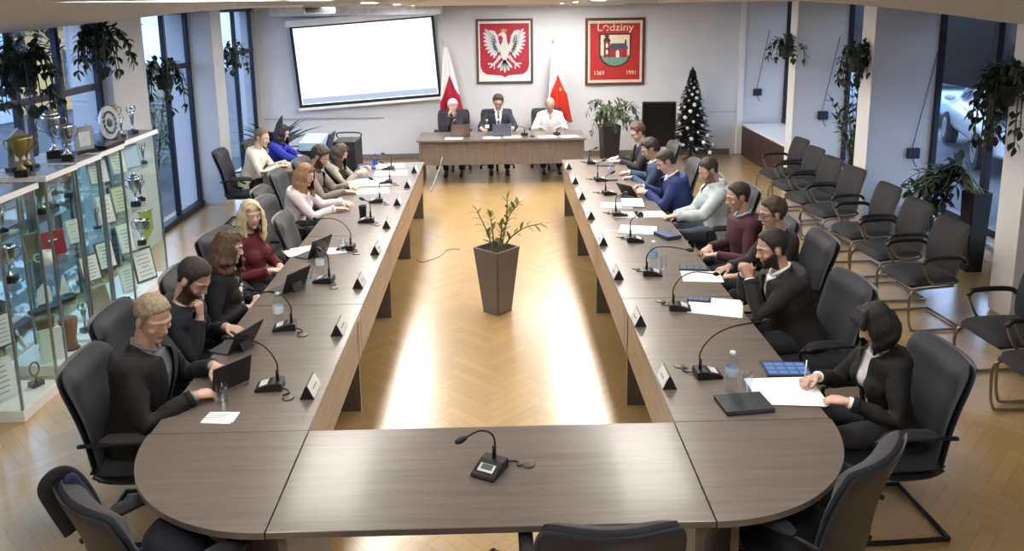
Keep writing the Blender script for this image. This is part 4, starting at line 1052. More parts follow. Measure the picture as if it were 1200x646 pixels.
FA = R(62)            # awards face the room, a little towards the near end
TZ = CT+.018
trophy(-3.52, 2.24, TZ, .30, 'taller gold cup on black plinth, on the showcase top near the left edge', GLD, True)
trophy(-3.60, 2.46, TZ, .27, 'second gold cup right beside the tall one on the showcase top', GLD, True)
trophy(-3.50, 2.86, TZ, .30, 'silver cup with handles on a wide black plinth on the showcase top', SIL, True)
crystal(-3.68, 2.52, TZ, .20, .30, 'grey glass plaque behind the gold cups', FA, m=mat('#6f747c', .3))
trophy(-3.68, 3.00, TZ, .36, 'tallest silver cup on the showcase tops, standing behind the wide black plinth', SIL, True, lid=True)
crystal(-3.54, 3.22, TZ, .17, .20, 'pale grey square plaque on the showcase top beside the silver cup', FA, [(-.5, 0), (.5, 0), (.5, 1), (-.5, 1)], mat('#8f949c', .4))
crystal(-3.60, 3.40, TZ, .16, .20, 'shield-shaped glass award in the middle of the showcase tops', FA)
def wreath(x, y, z, label):
    t = empty('medallion_award', (x, y, z), FA, label, 'trophy', GI); bm = B(); box(bm, (0, 0, .02), (.22, .10, .04), bevel=.004); finish(bm, 'plinth', MARB, t)
    n = 16; P = [(cos(2*pi*k/n)*.10, .20+sin(2*pi*k/n)*.155) for k in range(n)]
    bm = B(); prism(bm, P, -.012, .012, 'y'); a = finish(bm, 'plate', mat('#cdd3da', .3, .4), t, False)
    bm = B()
    for k in range(14):
        aa = 2*pi*k/14; leaf(bm, (cos(aa)*.055, -.016, .20+sin(aa)*.095), (-sin(aa), -.1, cos(aa)), .055, .026, up=(0, -1, 0))
    finish(bm, 'laurel', mat('#4c535c', .4, .3), a)
    bm = B(); ell(bm, (0, -.012, .20), (.03, .012, .045)); finish(bm, 'emblem', mat('#5d656f', .4, .3), a)
wreath(-3.52, 3.66, TZ, 'oval silver medallion award with laurel on the showcase top')
trophy(-3.64, 3.86, TZ, .26, 'small silver cup between the oval medallion and the statuettes', SIL, True)
statuette(-3.58, 4.02, TZ, .22, 'small silver statuette on the showcase top, left of the last one', SIL, FA)
statuette(-3.56, 4.22, TZ, .30, 'taller silver statuette on black plinth at the far end of the showcase top', SIL, FA)
trophy(-3.78, 4.28, TZ, .28, 'gold and silver cup at the far end of the showcase top, behind the statuette', GLD, True)
bm = B(); box(bm, (0, 0, .02), (.12, .36, .04), bevel=.006); tag(finish(bm, 'presentation_case', MARB, None, None, (-3.46, 3.50, TZ)), 'flat black presentation case lying on the showcase top before the oval medallion', 'case', GI)

S0, S1_, S2_, BZ = SZ[0]+.005, SZ[1]+.005, SZ[2]+.005, .092
# second case (y 1.52-2.0)
certificate(-3.52, 1.68, BZ, .22, .30, FA, 'tall white document in the second showcase from the left edge')
def slim(x, y, z, h, label, m):
    t = empty('statuette', (x, y, z), FA, label, 'trophy', GI); bm = B(); box(bm, (0, 0, .02), (.09, .07, .04), bevel=.004); finish(bm, 'plinth', MARB, t)
    bm = B(); tube(bm, [(cos(a)*.035, 0, h*.7+sin(a)*h*.28) for a in [2*pi*k/16 for k in range(16)]], .007, 7, loop=True); f = finish(bm, 'ring', m, t, True)
    bm = B(); tube(bm, [(0, 0, .035), (0, 0, h*.45)], [.012, .007], 8); finish(bm, 'stem', m, t, True)
slim(-3.42, 1.90, BZ, .19, 'slim ring trophy on black foot, low in the second showcase from the left edge', mat('#6d675c', .3, .6))
trophy(-3.6, 1.86, S0, .26, 'dark cup on the lowest glass shelf of the second showcase', mat('#555a60', .25, .8))
certificate(-3.46, 1.66, S0, .18, .24, FA, 'small framed picture on the lowest glass shelf near the left edge', '#3a3d42', '#c9ced3')
for k, (yy, hh) in enumerate(((1.62, .30), (1.76, .24), (1.90, .28))):
    trophy(-3.5-.06*(k % 2), yy, S1_, hh, 'silver cup on the middle glass shelf of the second showcase, %s' % ('nearest', 'in the middle', 'farthest')[k], SIL)
for k, (yy, hh) in enumerate(((1.60, .20), (1.74, .25), (1.89, .20))):
    statuette(-3.5-.07*(k % 2), yy, S2_, hh, 'silver statuette on the top glass shelf of the second showcase, %s' % ('nearest', 'in the middle', 'farthest')[k], SIL, FA)
# first case at the picture edge
certificate(-3.45, 1.05, S0, .2, .28, FA, 'white document in the nearest showcase at the picture edge')
trophy(-3.5, 1.0, S1_, .3, 'silver cup in the nearest showcase at the picture edge', SIL)
# third
certificate(-3.52, 2.33, BZ, .17, .26, R(40), 'plain white card standing low in the third showcase', '#dfe2e4', '#e6e9ea', 8, lines=0)
def woodpiece(x, y, z, label):
    t = empty('wooden_award', (x, y, z), FA, label, 'trophy', GI); bm = B(); lathe(bm, [(.001, 0), (.055, 0), (.05, .10), (.065, .19), (.075, .26), (.06, .27), (.001, .26)], 14); b_ = finish(bm, 'carving', mat('#7d5a42', .6, var=.25, stretch=(1, 1, .2)), t, True)
    bm = B(); tube(bm, [(0, 0, -.0), (0, 0, .006)], [.07, .07], 14); finish(bm, 'foot', MARB, t)
woodpiece(-3.50, 2.56, BZ, 'brown carved wooden piece low in the third showcase')
woodpiece(-3.70, 2.58, BZ, 'second brown wooden piece, behind the first in the third showcase')
crystal(-3.55, 2.35, S0, .2, .26, 'grey glass plaque with dark mark on the lowest glass shelf of the third showcase', FA)
crystal(-3.50, 2.55, S0, .14, .26, 'pointed pale glass award on the lowest glass shelf of the third showcase', FA, [(-.5, 0), (.5, 0), (.08, 1), (-.08, 1)])
def mug(x, y, z, label):
    t = empty('mug', (x, y, z), R(200), label, 'mug', GI); bm = B(); lathe(bm, [(.001, 0), (.042, 0), (.045, .11), (.041, .11), (.038, .01), (.001, .01)], 18); b_ = finish(bm, 'body', WHITEP, t, True)
    bm = B(); tube(bm, smooth_path([(.044, 0, .09), (.075, 0, .085), (.078, 0, .045), (.044, 0, .025)], 5), .007, 7); finish(bm, 'handle', WHITEP, b_, True)
mug(-3.46, 2.30, S1_-.0, 'white mug with handle in the third showcase')
certificate(-3.60, 2.42, S1_, .16, .22, FA, 'framed portrait behind the white mug', '#8a8f94', '#6d5f57', lines=0, name='framed_picture')
t = empty('red_box', (-3.54, 2.53, S1_), FA-.1, 'dark red presentation box with a small white mark', 'box', GI)
bm = B(); box(bm, (0, 0, .10), (.20, .06, .20), Rx(R(-8)), bevel=.006); b_ = finish(bm, 'case', mat('#8c1f2c', .5), t)
bm = B(); box(bm, (0, -.034, .135), (.07, .003, .012), Rx(R(-8))); finish(bm, 'mark', WHITEP, b_)
trophy(-3.5, 2.40, S2_, .26, 'greenish silver cup on the top glass shelf of the third showcase', mat('#7f8a6c', .3, .6))
crystal(-3.55, 2.55, S2_, .15, .2, 'small glass award on the top glass shelf of the third showcase', FA)
# fourth
certificate(-3.52, 2.86, S1_, .12, .2, FA, 'white folded card on the middle shelf of the fourth showcase', lines=3)
certificate(-3.50, 3.02, S0, .18, .24, FA, 'white framed certificate on the lowest glass shelf of the fourth showcase', '#5a5c60')
trophy(-3.58, 2.95, S2_, .2, 'small dark cup on the top glass shelf of the fourth showcase', mat('#5b6068', .25, .8))
statuette(-3.55, 2.90, BZ, .28, 'silver statuette low in the fourth showcase', SIL, FA)
# fifth
certificate(-3.60, 3.34, BZ, .20, .26, FA, 'photo in a light frame low in the fifth showcase', '#c9c6c0', '#8a7b70', 18, lines=0, name='framed_picture')
for k in range(2):
    bm = B(); box(bm, (0, 0, .012), (.13, .10, .024), bevel=.003); tag(finish(bm, 'medal_case', mat('#1f2740', .5), None, None, (-3.50+.02*k, 3.36+.13*k, BZ)), 'dark blue medal case lying on the white base of the fifth showcase, %s' % ('nearer', 'farther')[k], 'case', GI)
certificate(-3.52, 3.36, S0, .18, .26, FA, 'white certificate on the lowest glass shelf of the fifth showcase', '#4a4c50')
certificate(-3.54, 3.48, S1_, .16, .26, FA, 'upright white certificate on the middle shelf of the fifth showcase', '#d5d8dc', lines=5)
statuette(-3.55, 3.30, S1_, .2, 'little statuette beside the upright certificate in the fifth showcase', mat('#8d6f56', .4, .2), FA)
certificate(-3.55, 3.44, S2_, .2, .22, FA, 'framed certificate on the top shelf of the fifth showcase', '#9aa3ab')
# sixth, the widest
certificate(-3.60, 3.90, BZ, .17, .26, FA, 'white certificate leaning low in the widest showcase', '#c9ccd0')
certificate(-3.56, 4.20, BZ, .24, .34, FA, 'large dark-framed certificate low in the widest showcase', '#2d2f34')
certificate(-3.56, 3.86, S0, .15, .28, FA, 'narrow white certificate on the lowest shelf of the widest showcase')
t = empty('pennant', (-3.56, 4.30, S0), FA, 'yellow-green sports pennant in the widest showcase', 'pennant', GI)
bm = B(); prism(bm, [(-.07, .30), (.07, .30), (.08, .10), (0, .0), (-.08, .10)][::-1], -.006, .006, 'y'); c_ = finish(bm, 'cloth', mat('#8f9c48', .6), t, False)
bm = B(); tube(bm, [(-.09, 0, .30), (.09, 0, .30)], .007, 6); tube(bm, [(0, .02, .30), (0, .02, 0)], .006, 6); finish(bm, 'hanger', CHROME, t)
bm = B(); prism(bm, [(-.035, .22), (.035, .22), (.03, .13), (0, .10), (-.03, .13)][::-1], -.009, -.006, 'y'); finish(bm, 'badge', mat('#2e4c3a', .6), c_, False)
trophy(-3.54, 4.12, S0, .26, 'silver cup with black plinth beside the pennant', SIL)
trophy(-3.56, 4.12, S1_, .29, 'tall silver cup on the middle shelf of the widest showcase', SIL, lid=True)
statuette(-3.6, 4.32, S1_, .28, 'silver statuette right of the tall cup in the widest showcase', SIL, FA)
certificate(-3.58, 3.86, S1_, .16, .26, FA, 'cream certificate on the middle shelf of the widest showcase', '#9c916a', '#d9d6c4')
certificate(-3.56, 3.86, S2_-.0, .17, .23, FA, 'certificate in silver frame on the top shelf of the widest showcase, nearer', '#9fb0bd')
certificate(-3.56, 4.12, S2_, .22, .24, FA, 'bright framed picture on the top shelf of the widest showcase', '#7f8ea0', '#b7cdea', lines=0, name='framed_picture')
statuette(-3.55, 4.36, S2_, .22, 'statuette at the far end of the top shelf in the widest showcase', SIL, FA)

# ------------------------------------------------------------------ outside
def outer(bm, name, m): return struct(bm, name, m)
bm = B(); box(bm, (-22, 5, -.12), (35, 90, .2)); outer(bm, 'ground_outside_left', mat('#464b50', .9, var=.15, scale=1.5))
bm = B(); box(bm, (23, 5, -.12), (35, 90, .2)); outer(bm, 'ground_outside_right', mat('#6b6e73', .9, var=.15, scale=1.5))
def building(name, x, y, rz, wd, dp, h, label, wallm, wins, wm, roofm=None, gable=False):
    t = empty(name, (x, y, 0), rz, label, 'building'); bm = B(); box(bm, (0, 0, h/2), (wd, dp, h)); finish(bm, 'wall', wallm, t)
    for wx, wz, ww, wh in wins:
        bm = B(); box(bm, (wx, -dp/2-.02, wz), (ww+.16, .08, wh+.16)); f = finish(bm, 'window', wm, t)
        bm = B(); box(bm, (wx, -dp/2-.07, wz), (ww, .02, wh)); finish(bm, 'pane', mat('#4d5f78', .1), f)
    bm = B()
    if gable: prism(bm, [(-wd/2-.3, h), (wd/2+.3, h), (0, h+wd*.32)], -dp/2-.3, dp/2+.3, 'y')
    else: box(bm, (0, 0, h+.12), (wd+.4, dp+.4, .24))
    finish(bm, 'roof', roofm or mat('#5d6169', .8), t)
    return t
building('building', -17, 33, R(58), 16, 6, 8, 'bright white building outside, seen through the left glazing', mat('#e9eef5', .8), [(-5, 1.6, 1.4, 1.5), (0, 5.2, 2.0, 1.6), (5, 1.6, 1.4, 1.5)], mat('#c5ced9', .6))
building('gabled_house', -13.5, 20.5, R(62), 3.6, 3.6, 2.3, 'small ochre house with gable outside, seen through the left glazing', mat('#c9a468', .8), [(0, 1.1, .9, .9)], mat('#7b5836', .6), mat('#8a5a33', .7, var=.2), True)
building('annex', -15.5, 13.2, R(80), 9, 5, 4.2, 'grey-blue annex building outside at the far left', mat('#aab6c6', .8), [(-2.6, 1.5, 1.3, 1.4), (.2, 1.5, 1.3, 1.4), (3.0, 1.5, 1.3, 1.4)], mat('#e6ebf2', .6))
def tree(x, y, h, r, label, m, seed, n=420, trunk=True):
    t = empty('tree', (x, y, 0), 0, label, 'tree', 'trees and shrubs outside'); rn = random.Random(seed)
    bm = B(); tube(bm, smooth_path([(0, 0, 0), (.05, .03, h*.35), (-.04, .05, h*.7), (0, 0, h*.9)], 5), [.09*(1-.05*k) for k in range(16)], 8)
    for k in range(7):
        a = k*2.4; z = h*(.4+.07*k); tube(bm, [(0, 0, z), (cos(a)*r*.4, sin(a)*r*.4, z+r*.25), (cos(a)*r*.8, sin(a)*r*.8, z+r*.4)], [.035, .025, .01], 6)
    finish(bm, 'trunk', mat('#2c2622', .9), t, True)
    bm = B()
    for k in range(n):
        u = Vector((rn.gauss(0, 1), rn.gauss(0, 1), rn.gauss(0, 1))).normalized()*rn.uniform(.45, 1)**.5; p = Vector((u.x*r, u.y*r, h*.68+u.z*h*.33))
        leaf(bm, p, (rn.uniform(-1, 1), rn.uniform(-1, 1), rn.uniform(-.6, .4)), .17, .085)
    finish(bm, 'foliage', m, t)
tree(-7.6, 8.3, 4.2, 1.1, 'dark leafy tree outside the left glazing, nearest the wall', mat('#2b3a35', .7, var=.3), 31, 520)
tree(-8.6, 11.2, 4.4, 1.1, 'second leafy tree outside behind the first left pillar', mat('#34433c', .7, var=.3), 32)
def shrub(x, y, h, r, label, seed):
    t = empty('shrub', (x, y, 0), 0, label, 'shrub', 'trees and shrubs outside'); rn = random.Random(seed)
    bm = B()
    for k in range(7): a = k*.9; tube(bm, [(0, 0, 0), (cos(a)*r*.5, sin(a)*r*.5, h*.7)], [.02, .008], 5)
    finish(bm, 'stem', mat('#3b3128', .9), t)
    bm = B()
    for k in range(380):
        u = Vector((rn.gauss(0, 1), rn.gauss(0, 1), rn.gauss(0, 1))).normalized()*rn.uniform(.3, 1)**.5; leaf(bm, (u.x*r, u.y*r, h*.55+u.z*h*.45), (rn.uniform(-1, 1), rn.uniform(-1, 1), rn.uniform(-.3, .8)), .13, .06)
    finish(bm, 'foliage', mat('#4f6348', .7, var=.3), t)
shrub(-5.6, 9.4, 2.0, .5, 'green shrub outside the second left window, tall and narrow', 41); shrub(-5.9, 11.0, 1.5, .6, 'low green shrub outside the second left window', 42)
t = empty('slat_bench', (-5.2, 4.6, 0), R(90), 'brown wooden slatted bench outside the left glazing', 'bench')
for k in range(4):
    bm = B(); box(bm, (0, -.06*k*.3, .5+k*.20), (2.6, .03, .13), bevel=.006); finish(bm, 'slat', mat('#7d6450', .7, var=.2, stretch=(.3, 4, 4)), t)
for s in (-1, 1):
    bm = B(); box(bm, (s*1.1, .03, .58), (.07, .05, 1.16)); finish(bm, 'post', mat('#4c3d31', .7), t)
# car outside the big right window
def car(x, y, rz, label, paint):
    t = empty('car', (x, y, 0), rz, label, 'car'); bm = B(); n = 24
    prof = [(-2.1, .35, .55, .74), (-2.0, .28, .80, .82), (-1.4, .26, .92, .86), (-.9, .26, .97, .87), (0, .26, .97, .87), (1.0, .26, .95, .87), (1.7, .28, .88, .84), (2.1, .32, .70, .74)]
    rings = []
    for px, zb, zt, hw_ in prof:
        rings.append([Vector((px, hw_*(abs(cos(a))**.5*(1 if cos(a) >= 0 else -1)), (zb+zt)/2+(zt-zb)/2*(abs(sin(a))**.5*(1 if sin(a) >= 0 else -1)))) for a in [2*pi*k/n for k in range(n)]])
    rings_to_mesh(bm, rings); finish(bm, 'body', mat(paint, .25, .1, coat=.6), t)
    bm = B(); rings = []
    for px, zt, hw_ in ((-1.95, .95, .68), (-1.25, 1.40, .62), (-.2, 1.46, .63), (.55, 1.40, .62), (1.15, .96, .72)):
        rings.append([Vector((px, hw_*(abs(cos(a))**.6*(1 if cos(a) >= 0 else -1)), .92+(zt-.90)*max(0, sin(a))**.6)) for a in [pi*k/15 for k in range(16)]])
    rings_to_mesh(bm, rings); finish(bm, 'cabin', mat('#27313d', .08, coat=.5), t)
    bm = B(); box(bm, (-.3, 0, 1.45), (1.15, 1.16, .04), bevel=.015); finish(bm, 'roof', mat(paint, .25, .1, coat=.6), t)
    bm = B()
    for s in (-1, 1):
        for a, b_ in (((1.12, s*.69, .95), (.5, s*.58, 1.43)), ((-.3, s*.72, .95), (-.3, s*.60, 1.45)), ((-1.9, s*.66, .95), (-1.2, s*.58, 1.43))): tube(bm, [a, b_], .03, 6)
    finish(bm, 'window_pillars', mat(paint, .25, .1), t)
    for px in (-1.35, 1.35):
        for s in (-1, 1):
            bm = B(); tube(bm, [(px, s*.70, .31), (px, s*.90, .31)], .31, 20); wl = finish(bm, 'wheel', mat('#141416', .8), t)
            bm = B(); tube(bm, [(px, s*.895, .31), (px, s*.915, .31)], .20, 14); finish(bm, 'rim', mat('#a9adb2', .3, .8), wl)
    for s in (-1, 1):
        bm = B(); ell(bm, (2.02, s*.58, .66), (.08, .16, .09)); finish(bm, 'headlight', mat('#dfe6ee', .1), t)
        bm = B(); ell(bm, (.75, s*.95, .98), (.08, .10, .07)); finish(bm, 'mirror', mat(paint, .3), t)
    return t
car(9.3, 10.2, R(70), 'white car parked outside the big right window', '#dfe8f2')
car(10.6, 15.4, R(75), 'second pale car parked farther along outside the right wall', '#b9cfe0')
# dark canopy outside the right windows
t = empty('canopy', (7.0, 8.6, 0), 0, 'dark canopy with deep fascia hanging outside the right windows', 'canopy')
bm = B(); box(bm, (0, 0, 2.82), (1.9, 20, .12)); finish(bm, 'roof', mat('#2b2a30', .9), t)
bm = B(); box(bm, (-.97, 0, 2.30), (.06, 20, 1.16)); finish(bm, 'fascia', mat('#26252b', .8), t)
for yy in (-9.5, -4.6, 5.5, 9.5):
    bm = B(); box(bm, (.85, yy, 1.38), (.10, .10, 2.76)); finish(bm, 'post', mat('#35353c', .7), t)
building('garage_block', 22, 12, R(-90), 24, 4, 3.0, 'pale garage block beyond the parked cars, outside right', mat('#c5ccd6', .8), [(-7, 1.5, 1.5, 1.2), (0, 1.5, 1.5, 1.2), (7, 1.5, 1.5, 1.2)], mat('#7e868f', .6))
# ------------------------------------------------------------------ people
def remesh(bm, voxel, it=2, fac=.5):
    me = bpy.data.meshes.new('tmp'); bm.to_mesh(me); bm.free()
    o = bpy.data.objects.new('tmp', me); COL.objects.link(o)
    r = o.modifiers.new('r', 'REMESH'); r.mode = 'VOXEL'; r.voxel_size = voxel; r.use_smooth_shade = True
    s = o.modifiers.new('s', 'SMOOTH'); s.factor = fac; s.iterations = it
    dg = bpy.context.evaluated_depsgraph_get(); ev = o.evaluated_get(dg)
    out = bpy.data.meshes.new_from_object(ev); 
    bpy.data.objects.remove(o); bpy.data.meshes.remove(me)
    out.materials.clear()
    return out
def co_of(me):
    a = np.empty(len(me.vertices)*3, np.float32); me.vertices.foreach_get('co', a); return a.reshape(-1, 3)
def set_co(me, a): me.vertices.foreach_set('co', a.astype(np.float32).ravel()); me.update()
def no_of(me):
    a = np.empty(len(me.vertices)*3, np.float32); me.vertices.foreach_get('normal', a); return a.reshape(-1, 3)
def fold(me, amp, sc, seed, wt=None):
    """cloth folds: push the surface in and out by a smooth noise"""
    c = co_of(me); n = no_of(me); off = Vector((seed*3.1, seed*1.7, seed))
    d = np.array([noise.noise(Vector((p[0]*sc, p[1]*sc, p[2]*sc*.7))+off) + .5*noise.noise(Vector((p[0], p[1], p[2]))*sc*2.3+off) for p in c.tolist()])
    if wt is not None: d = d*wt(c)
    set_co(me, c+n*(d*amp)[:, None])
def loft(bm, rings, seg=20):
    """rings: (centre, right vec, fwd vec, rx, ry) with flattened oval sections"""
    R_ = []
    for c, a, f, rx, ry in rings:
        R_.append([c+a*(rx*math.copysign(abs(cos(t))**.85, cos(t)))+f*(ry*math.copysign(abs(sin(t))**.9, sin(t))) for t in [2*pi*k/seg for k in range(seg)]])
    rings_to_mesh(bm, R_)
PEOPLE = []
def skin(h):
    c = [int(h[i:i+2], 16) for i in (1, 3, 5)]; g = sum(c)/3
    return mat('#%02x%02x%02x' % tuple(int(min(255, (v*.72+g*.28)*1.03)) for v in c), .52, var=.05, scale=25)
LIPS = mat('#a86a60', .5, var=.03); EYEW = mat('#e8e6e2', .3); EYED = mat('#2b211c', .3)
def hand(bm, wr, d, nrm, thumb, curl, spread=1.):
    """palm and five separate fingers; d = pointing direction, nrm = palm side, thumb = direction of the thumb side"""
    d = Vector(d).normalized(); n = Vector(nrm); n = (n-d*n.dot(d)).normalized(); x = d.cross(n)
    if x.dot(Vector(thumb)) < 0: x = -x
    wr = Vector(wr)
    R_ = []
    for t, wx, th, in ((-.02, .026, .021), (.01, .029, .019), (.035, .038, .018), (.065, .043, .016), (.088, .041, .0135), (.097, .034, .009)):
        R_.append([wr+d*t+x*(wx*cos(q))+n*(th*sin(q)) for q in [2*pi*k/14 for k in range(14)]])
    rings_to_mesh(bm, R_)
    for k, (off, ln, r) in enumerate(((.034, .072, .0092), (.012, .080, .0096), (-.011, .075, .0092), (-.033, .060, .0082))):
        p = wr+d*(.082-.006*abs(k-1))+x*off; a = spread*(off*3.2); dirv = (d*cos(a)+x*sin(a)).normalized()
        pts = [p-dirv*.02, p]; ang = 0
        for frac, b in ((.45, 62), (.31, 78), (.24, 48)):
            ang += R(b)*curl; v = dirv*cos(ang)+n*sin(ang); pts.append(pts[-1]+v*ln*frac)
        tube(bm, pts, [r, r, r*.95, r*.88, r*.78], 9, round_caps=True)
    p = wr+d*.022+x*.026; a = R(48); v1 = (d*cos(a)+x*sin(a)+n*.25*(.4+curl)).normalized(); v2 = (d*cos(a*.45)+x*sin(a*.45)+n*.45*curl).normalized()
    tube(bm, [p-v1*.01, p+v1*.042, p+v1*.042+v2*.030, p+v1*.042+v2*.052], [.0125, .0112, .0098, .0082], 9, round_caps=True)

def ik(S, W, L1, L2, pole):
    S, W = Vector(S), Vector(W); d = W-S; L = d.length
    if L > (L1+L2)*.995: W = S+d.normalized()*(L1+L2)*.995; d = W-S; L = d.length
    if L < abs(L1-L2)*1.05+.02: L = abs(L1-L2)*1.05+.02
    a = (L1*L1-L2*L2+L*L)/(2*L); h = math.sqrt(max(0, L1*L1-a*a)); u = d.normalized()
    p = Vector(pole); p = (p-u*p.dot(u)).normalized()
    return S+u*a+p*h, W

def person(label, px, py, fdir, lean=10, scale=1., female=False, head=(0, 0), tilt=0., sk='#c99a84', hair='short', haircol='#3a2a22', top='sweater', topcol='#333', shirtcol='#dfe3ea', trousers='#23252c',
           hands=None, voxel=.0058, seat_z=.0, beard=None, glasses=False, tie=None, legs=True, lip=True, vee=.17, bulk=1., scarf=None, over=None, shoecol='#17171a', hem=0., seed=1, turn=0., knees=.0, bare=0.):
    """a seated figure. (px, py) under the hips, fdir = way the hips face, lean forward in degrees,
    hands = two dicts (left, right): p world position of the wrist, d pointing direction, n palm side, curl, pole of the elbow"""
    s = scale*(.95 if female else 1.)
    rz = face(*fdir); toL = Matrix.Rotation(-rz, 3, 'Z')
    org = Vector((px, py, 0))
    def loc(p): return toL @ (Vector(p)-org)
    def ldir(d): return toL @ Vector(d)
    L = R(lean); P0 = Vector((0, 0, .545+seat_z))
    up = Vector((0, sin(L), cos(L))); fw = Vector((0, cos(L), -sin(L))); X = Vector((1, 0, 0))
    tw = Rz(R(turn))                                                       # shoulders turned over the hips
    def sp(t, f=0., a=0.):
        k = max(0, min(1, t/.45)); fx = (Rz(R(turn)*k) @ Vector((a*s, f*s, 0)))
        return P0+up*(t*s)+X*fx.x+fw*fx.y
    fs = .90 if female else 1.0
    RG = [(-.09, .13, .09, 0), (-.06, .165, .12, 0), (.0, .178 if not female else .182, .128, 0), (.10, .158*fs if female else .165, .112, .008), (.19, .155*fs, .112*fs, .012), (.28, .170*fs, .12*fs, .016), (.36, .182*fs, .122*fs, .012), (.425, .182*fs, .105*fs, .0), (.465, .135*fs, .085*fs, -.004), (.50, .075, .066, .0), (.52, .056, .058, .004)]
    def torso(bm, inf, t0=-1, t1=9, b=1.):
        rr = []
        for t, rx, ry, f in RG:
            if t < t0 or t > t1: continue
            k = max(0, min(1, t/.45)); a = Rz(R(turn)*k) @ X; g = Rz(R(turn)*k) @ Vector((0, 1, 0)); g = X*g.x+fw*g.y; a = X*a.x+fw*a.y
            e = (.024 if t > .44 else .014) if inf > .01 and .41 < t < .51 else .008 if inf > 0 and t > .455 else 0
            rr.append((sp(t+e*.4, f), a, g, (rx*b+inf+e)*s, (ry*b+inf+e)*s))
        loft(bm, rr)
        if female:
            for q in (-1, 1): ell(bm, sp(.30, .105, q*.078), ((.062+inf*.6)*s, (.055+inf*.6)*s, (.066+inf*.6)*s))
    # joints
    SH = [sp(.43, -.002, q*.172*fs) for q in (-1, 1)]                        # index 0 is the sitter's left (local -x)
    HP = [P0+Vector((q*.088*s, .02, -.01)) for q in (-1, 1)]
    KN = [h+Vector((q*(.05+knees), .42*s, .015)) for h, q in zip(HP, (-1, 1))]
    AN = [Vector((k.x, k.y-.04, .085)) for k in KN]
    arms = []
    for i, hd in enumerate(hands):
        W = loc(hd['p']); q = (-1, 1)[i]
        pole = Vector(hd.get('pole', (q*.55, -.25, -.8)))
        E, W2 = ik(SH[i], W, .295*s, .262*s, pole); d = ldir(hd.get('d', (0, 0, 0))) if 'd' in hd else (W2-E).normalized()
        arms.append((SH[i], E, W2, d, ldir(hd.get('n', (0, 0, -1))), hd.get('curl', .25), ldir(hd['t']) if 't' in hd else Vector((-q, .3, .2))))
    # head
    nb = sp(.505, .0); yaw, pit = R(head[0]), R(head[1])
    nd = (up*.65+Vector((0, .25+.3*max(0, sin(pit)), .65))).normalized()
    HC = nb+nd*.150*s+Vector((0, .012, 0))
    HR = Rz(R(turn)*.6+yaw) @ Ry(R(tilt)) @ Rx(-pit-L*.25); hs = s*(1.0 if not female else .96)
    def H(x, y, z): return HC+HR @ Vector((x*hs, y*hs, z*hs))
    bm = B()
    ell(bm, H(0, -.012, .035), [v*hs for v in (.077, .097, .086)], HR, 20, 14)
    loft(bm, [(H(0, .030, .03), HR @ X, HR @ Vector((0, 1, 0)), .070*hs, .062*hs), (H(0, .030, -.01), HR @ X, HR @ Vector((0, 1, 0)), .069*hs, .062*hs), (H(0, .028, -.045), HR @ X, HR @ Vector((0, 1, 0)), .063*hs, .060*hs),
              (H(0, .032, -.080), HR @ X, HR @ Vector((0, 1, 0)), .050*hs, .052*hs), (H(0, .044, -.105), HR @ X, HR @ Vector((0, 1, 0)), .034*hs, .036*hs), (H(0, .052, -.117), HR @ X, HR @ Vector((0, 1, 0)), .018*hs, .02*hs)], 18)
    tube(bm, [H(-.042, .074, .022), H(0, .090, .026), H(.042, .074, .022)], [.010*hs, .012*hs, .010*hs], 8, round_caps=True)
    tube(bm, [H(0, .088, .018), H(0, .100, -.010), H(0, .109, -.026)], [.0085*hs, .0105*hs, .0125*hs], 8, round_caps=True)
    for q in (-1, 1):
        ell(bm, H(q*.013, .100, -.029), .0095*hs); ell(bm, H(q*.043, .064, -.026), (.024*hs, .022*hs, .022*hs)); ell(bm, H(q*.079, -.006, -.008), (.012*hs, .022*hs, .034*hs), HR @ Rz(R(-18*q)))
    tube(bm, [H(-.024, .080, -.062), H(0, .091, -.060), H(.024, .080, -.062)], [.006*hs, .0085*hs, .006*hs], 8, round_caps=True)
    tube(bm, [H(-.020, .080, -.072), H(0, .089, -.073), H(.020, .080, -.072)], [.006*hs, .0085*hs, .006*hs], 8, round_caps=True)
    ell(bm, H(0, .074, -.104), (.022*hs, .018*hs, .017*hs))
    tube(bm, [sp(.46, -.005), nb, H(0, -.018, -.05), H(0, -.015, 0)], [.046*s, .052*s*(.9 if female else 1), .054*s*(.88 if female else 1), .055*s], 14, round_caps=True)
    torso(bm, -.020)
    for i, (S, E, W, d, n, c, th) in enumerate(arms):
        tube(bm, [sp(.42, -.004, (-1, 1)[i]*.11*fs), S, S.lerp(E, .5), E, E.lerp(W, .35), W], [.034*s*fs, .046*s*fs, .042*s*fs, .037*s*fs, .038*s*fs, .026*s*fs], 12, round_caps=True)
        hand(bm, W, d, n, th, c)
    for h, k, a in zip(HP, KN, AN):
        tube(bm, [h, h.lerp(k, .5), k, k.lerp(a, .35), a], [.078*s, .068*s, .050*s, .048*s, .034*s], 12, round_caps=True)
        tube(bm, [a-Vector((0, .02, .03)), a+Vector((0, .10, -.045)), a+Vector((0, .17, -.055))], [.032, .030, .022], 10, round_caps=True)
    PEOPLE.append((tuple(Matrix.Rotation(rz, 3, 'Z') @ HC+org), px, py))
    me = remesh(bm, voxel, 2, .45)
    root = place(me, 'person', None, None, (px, py, 0)); root.rotation_euler = (0, 0, rz)
    tag(root, label, 'person', 'people seated at the meeting')
    me.materials.append(skin(sk)); me.materials.append(LIPS)
    C = co_of(me); N = no_of(me)
    Hi = np.array(HR.transposed()); HL = ((C-np.array(HC)) @ Hi.T)/hs                # head coordinates of every vertex
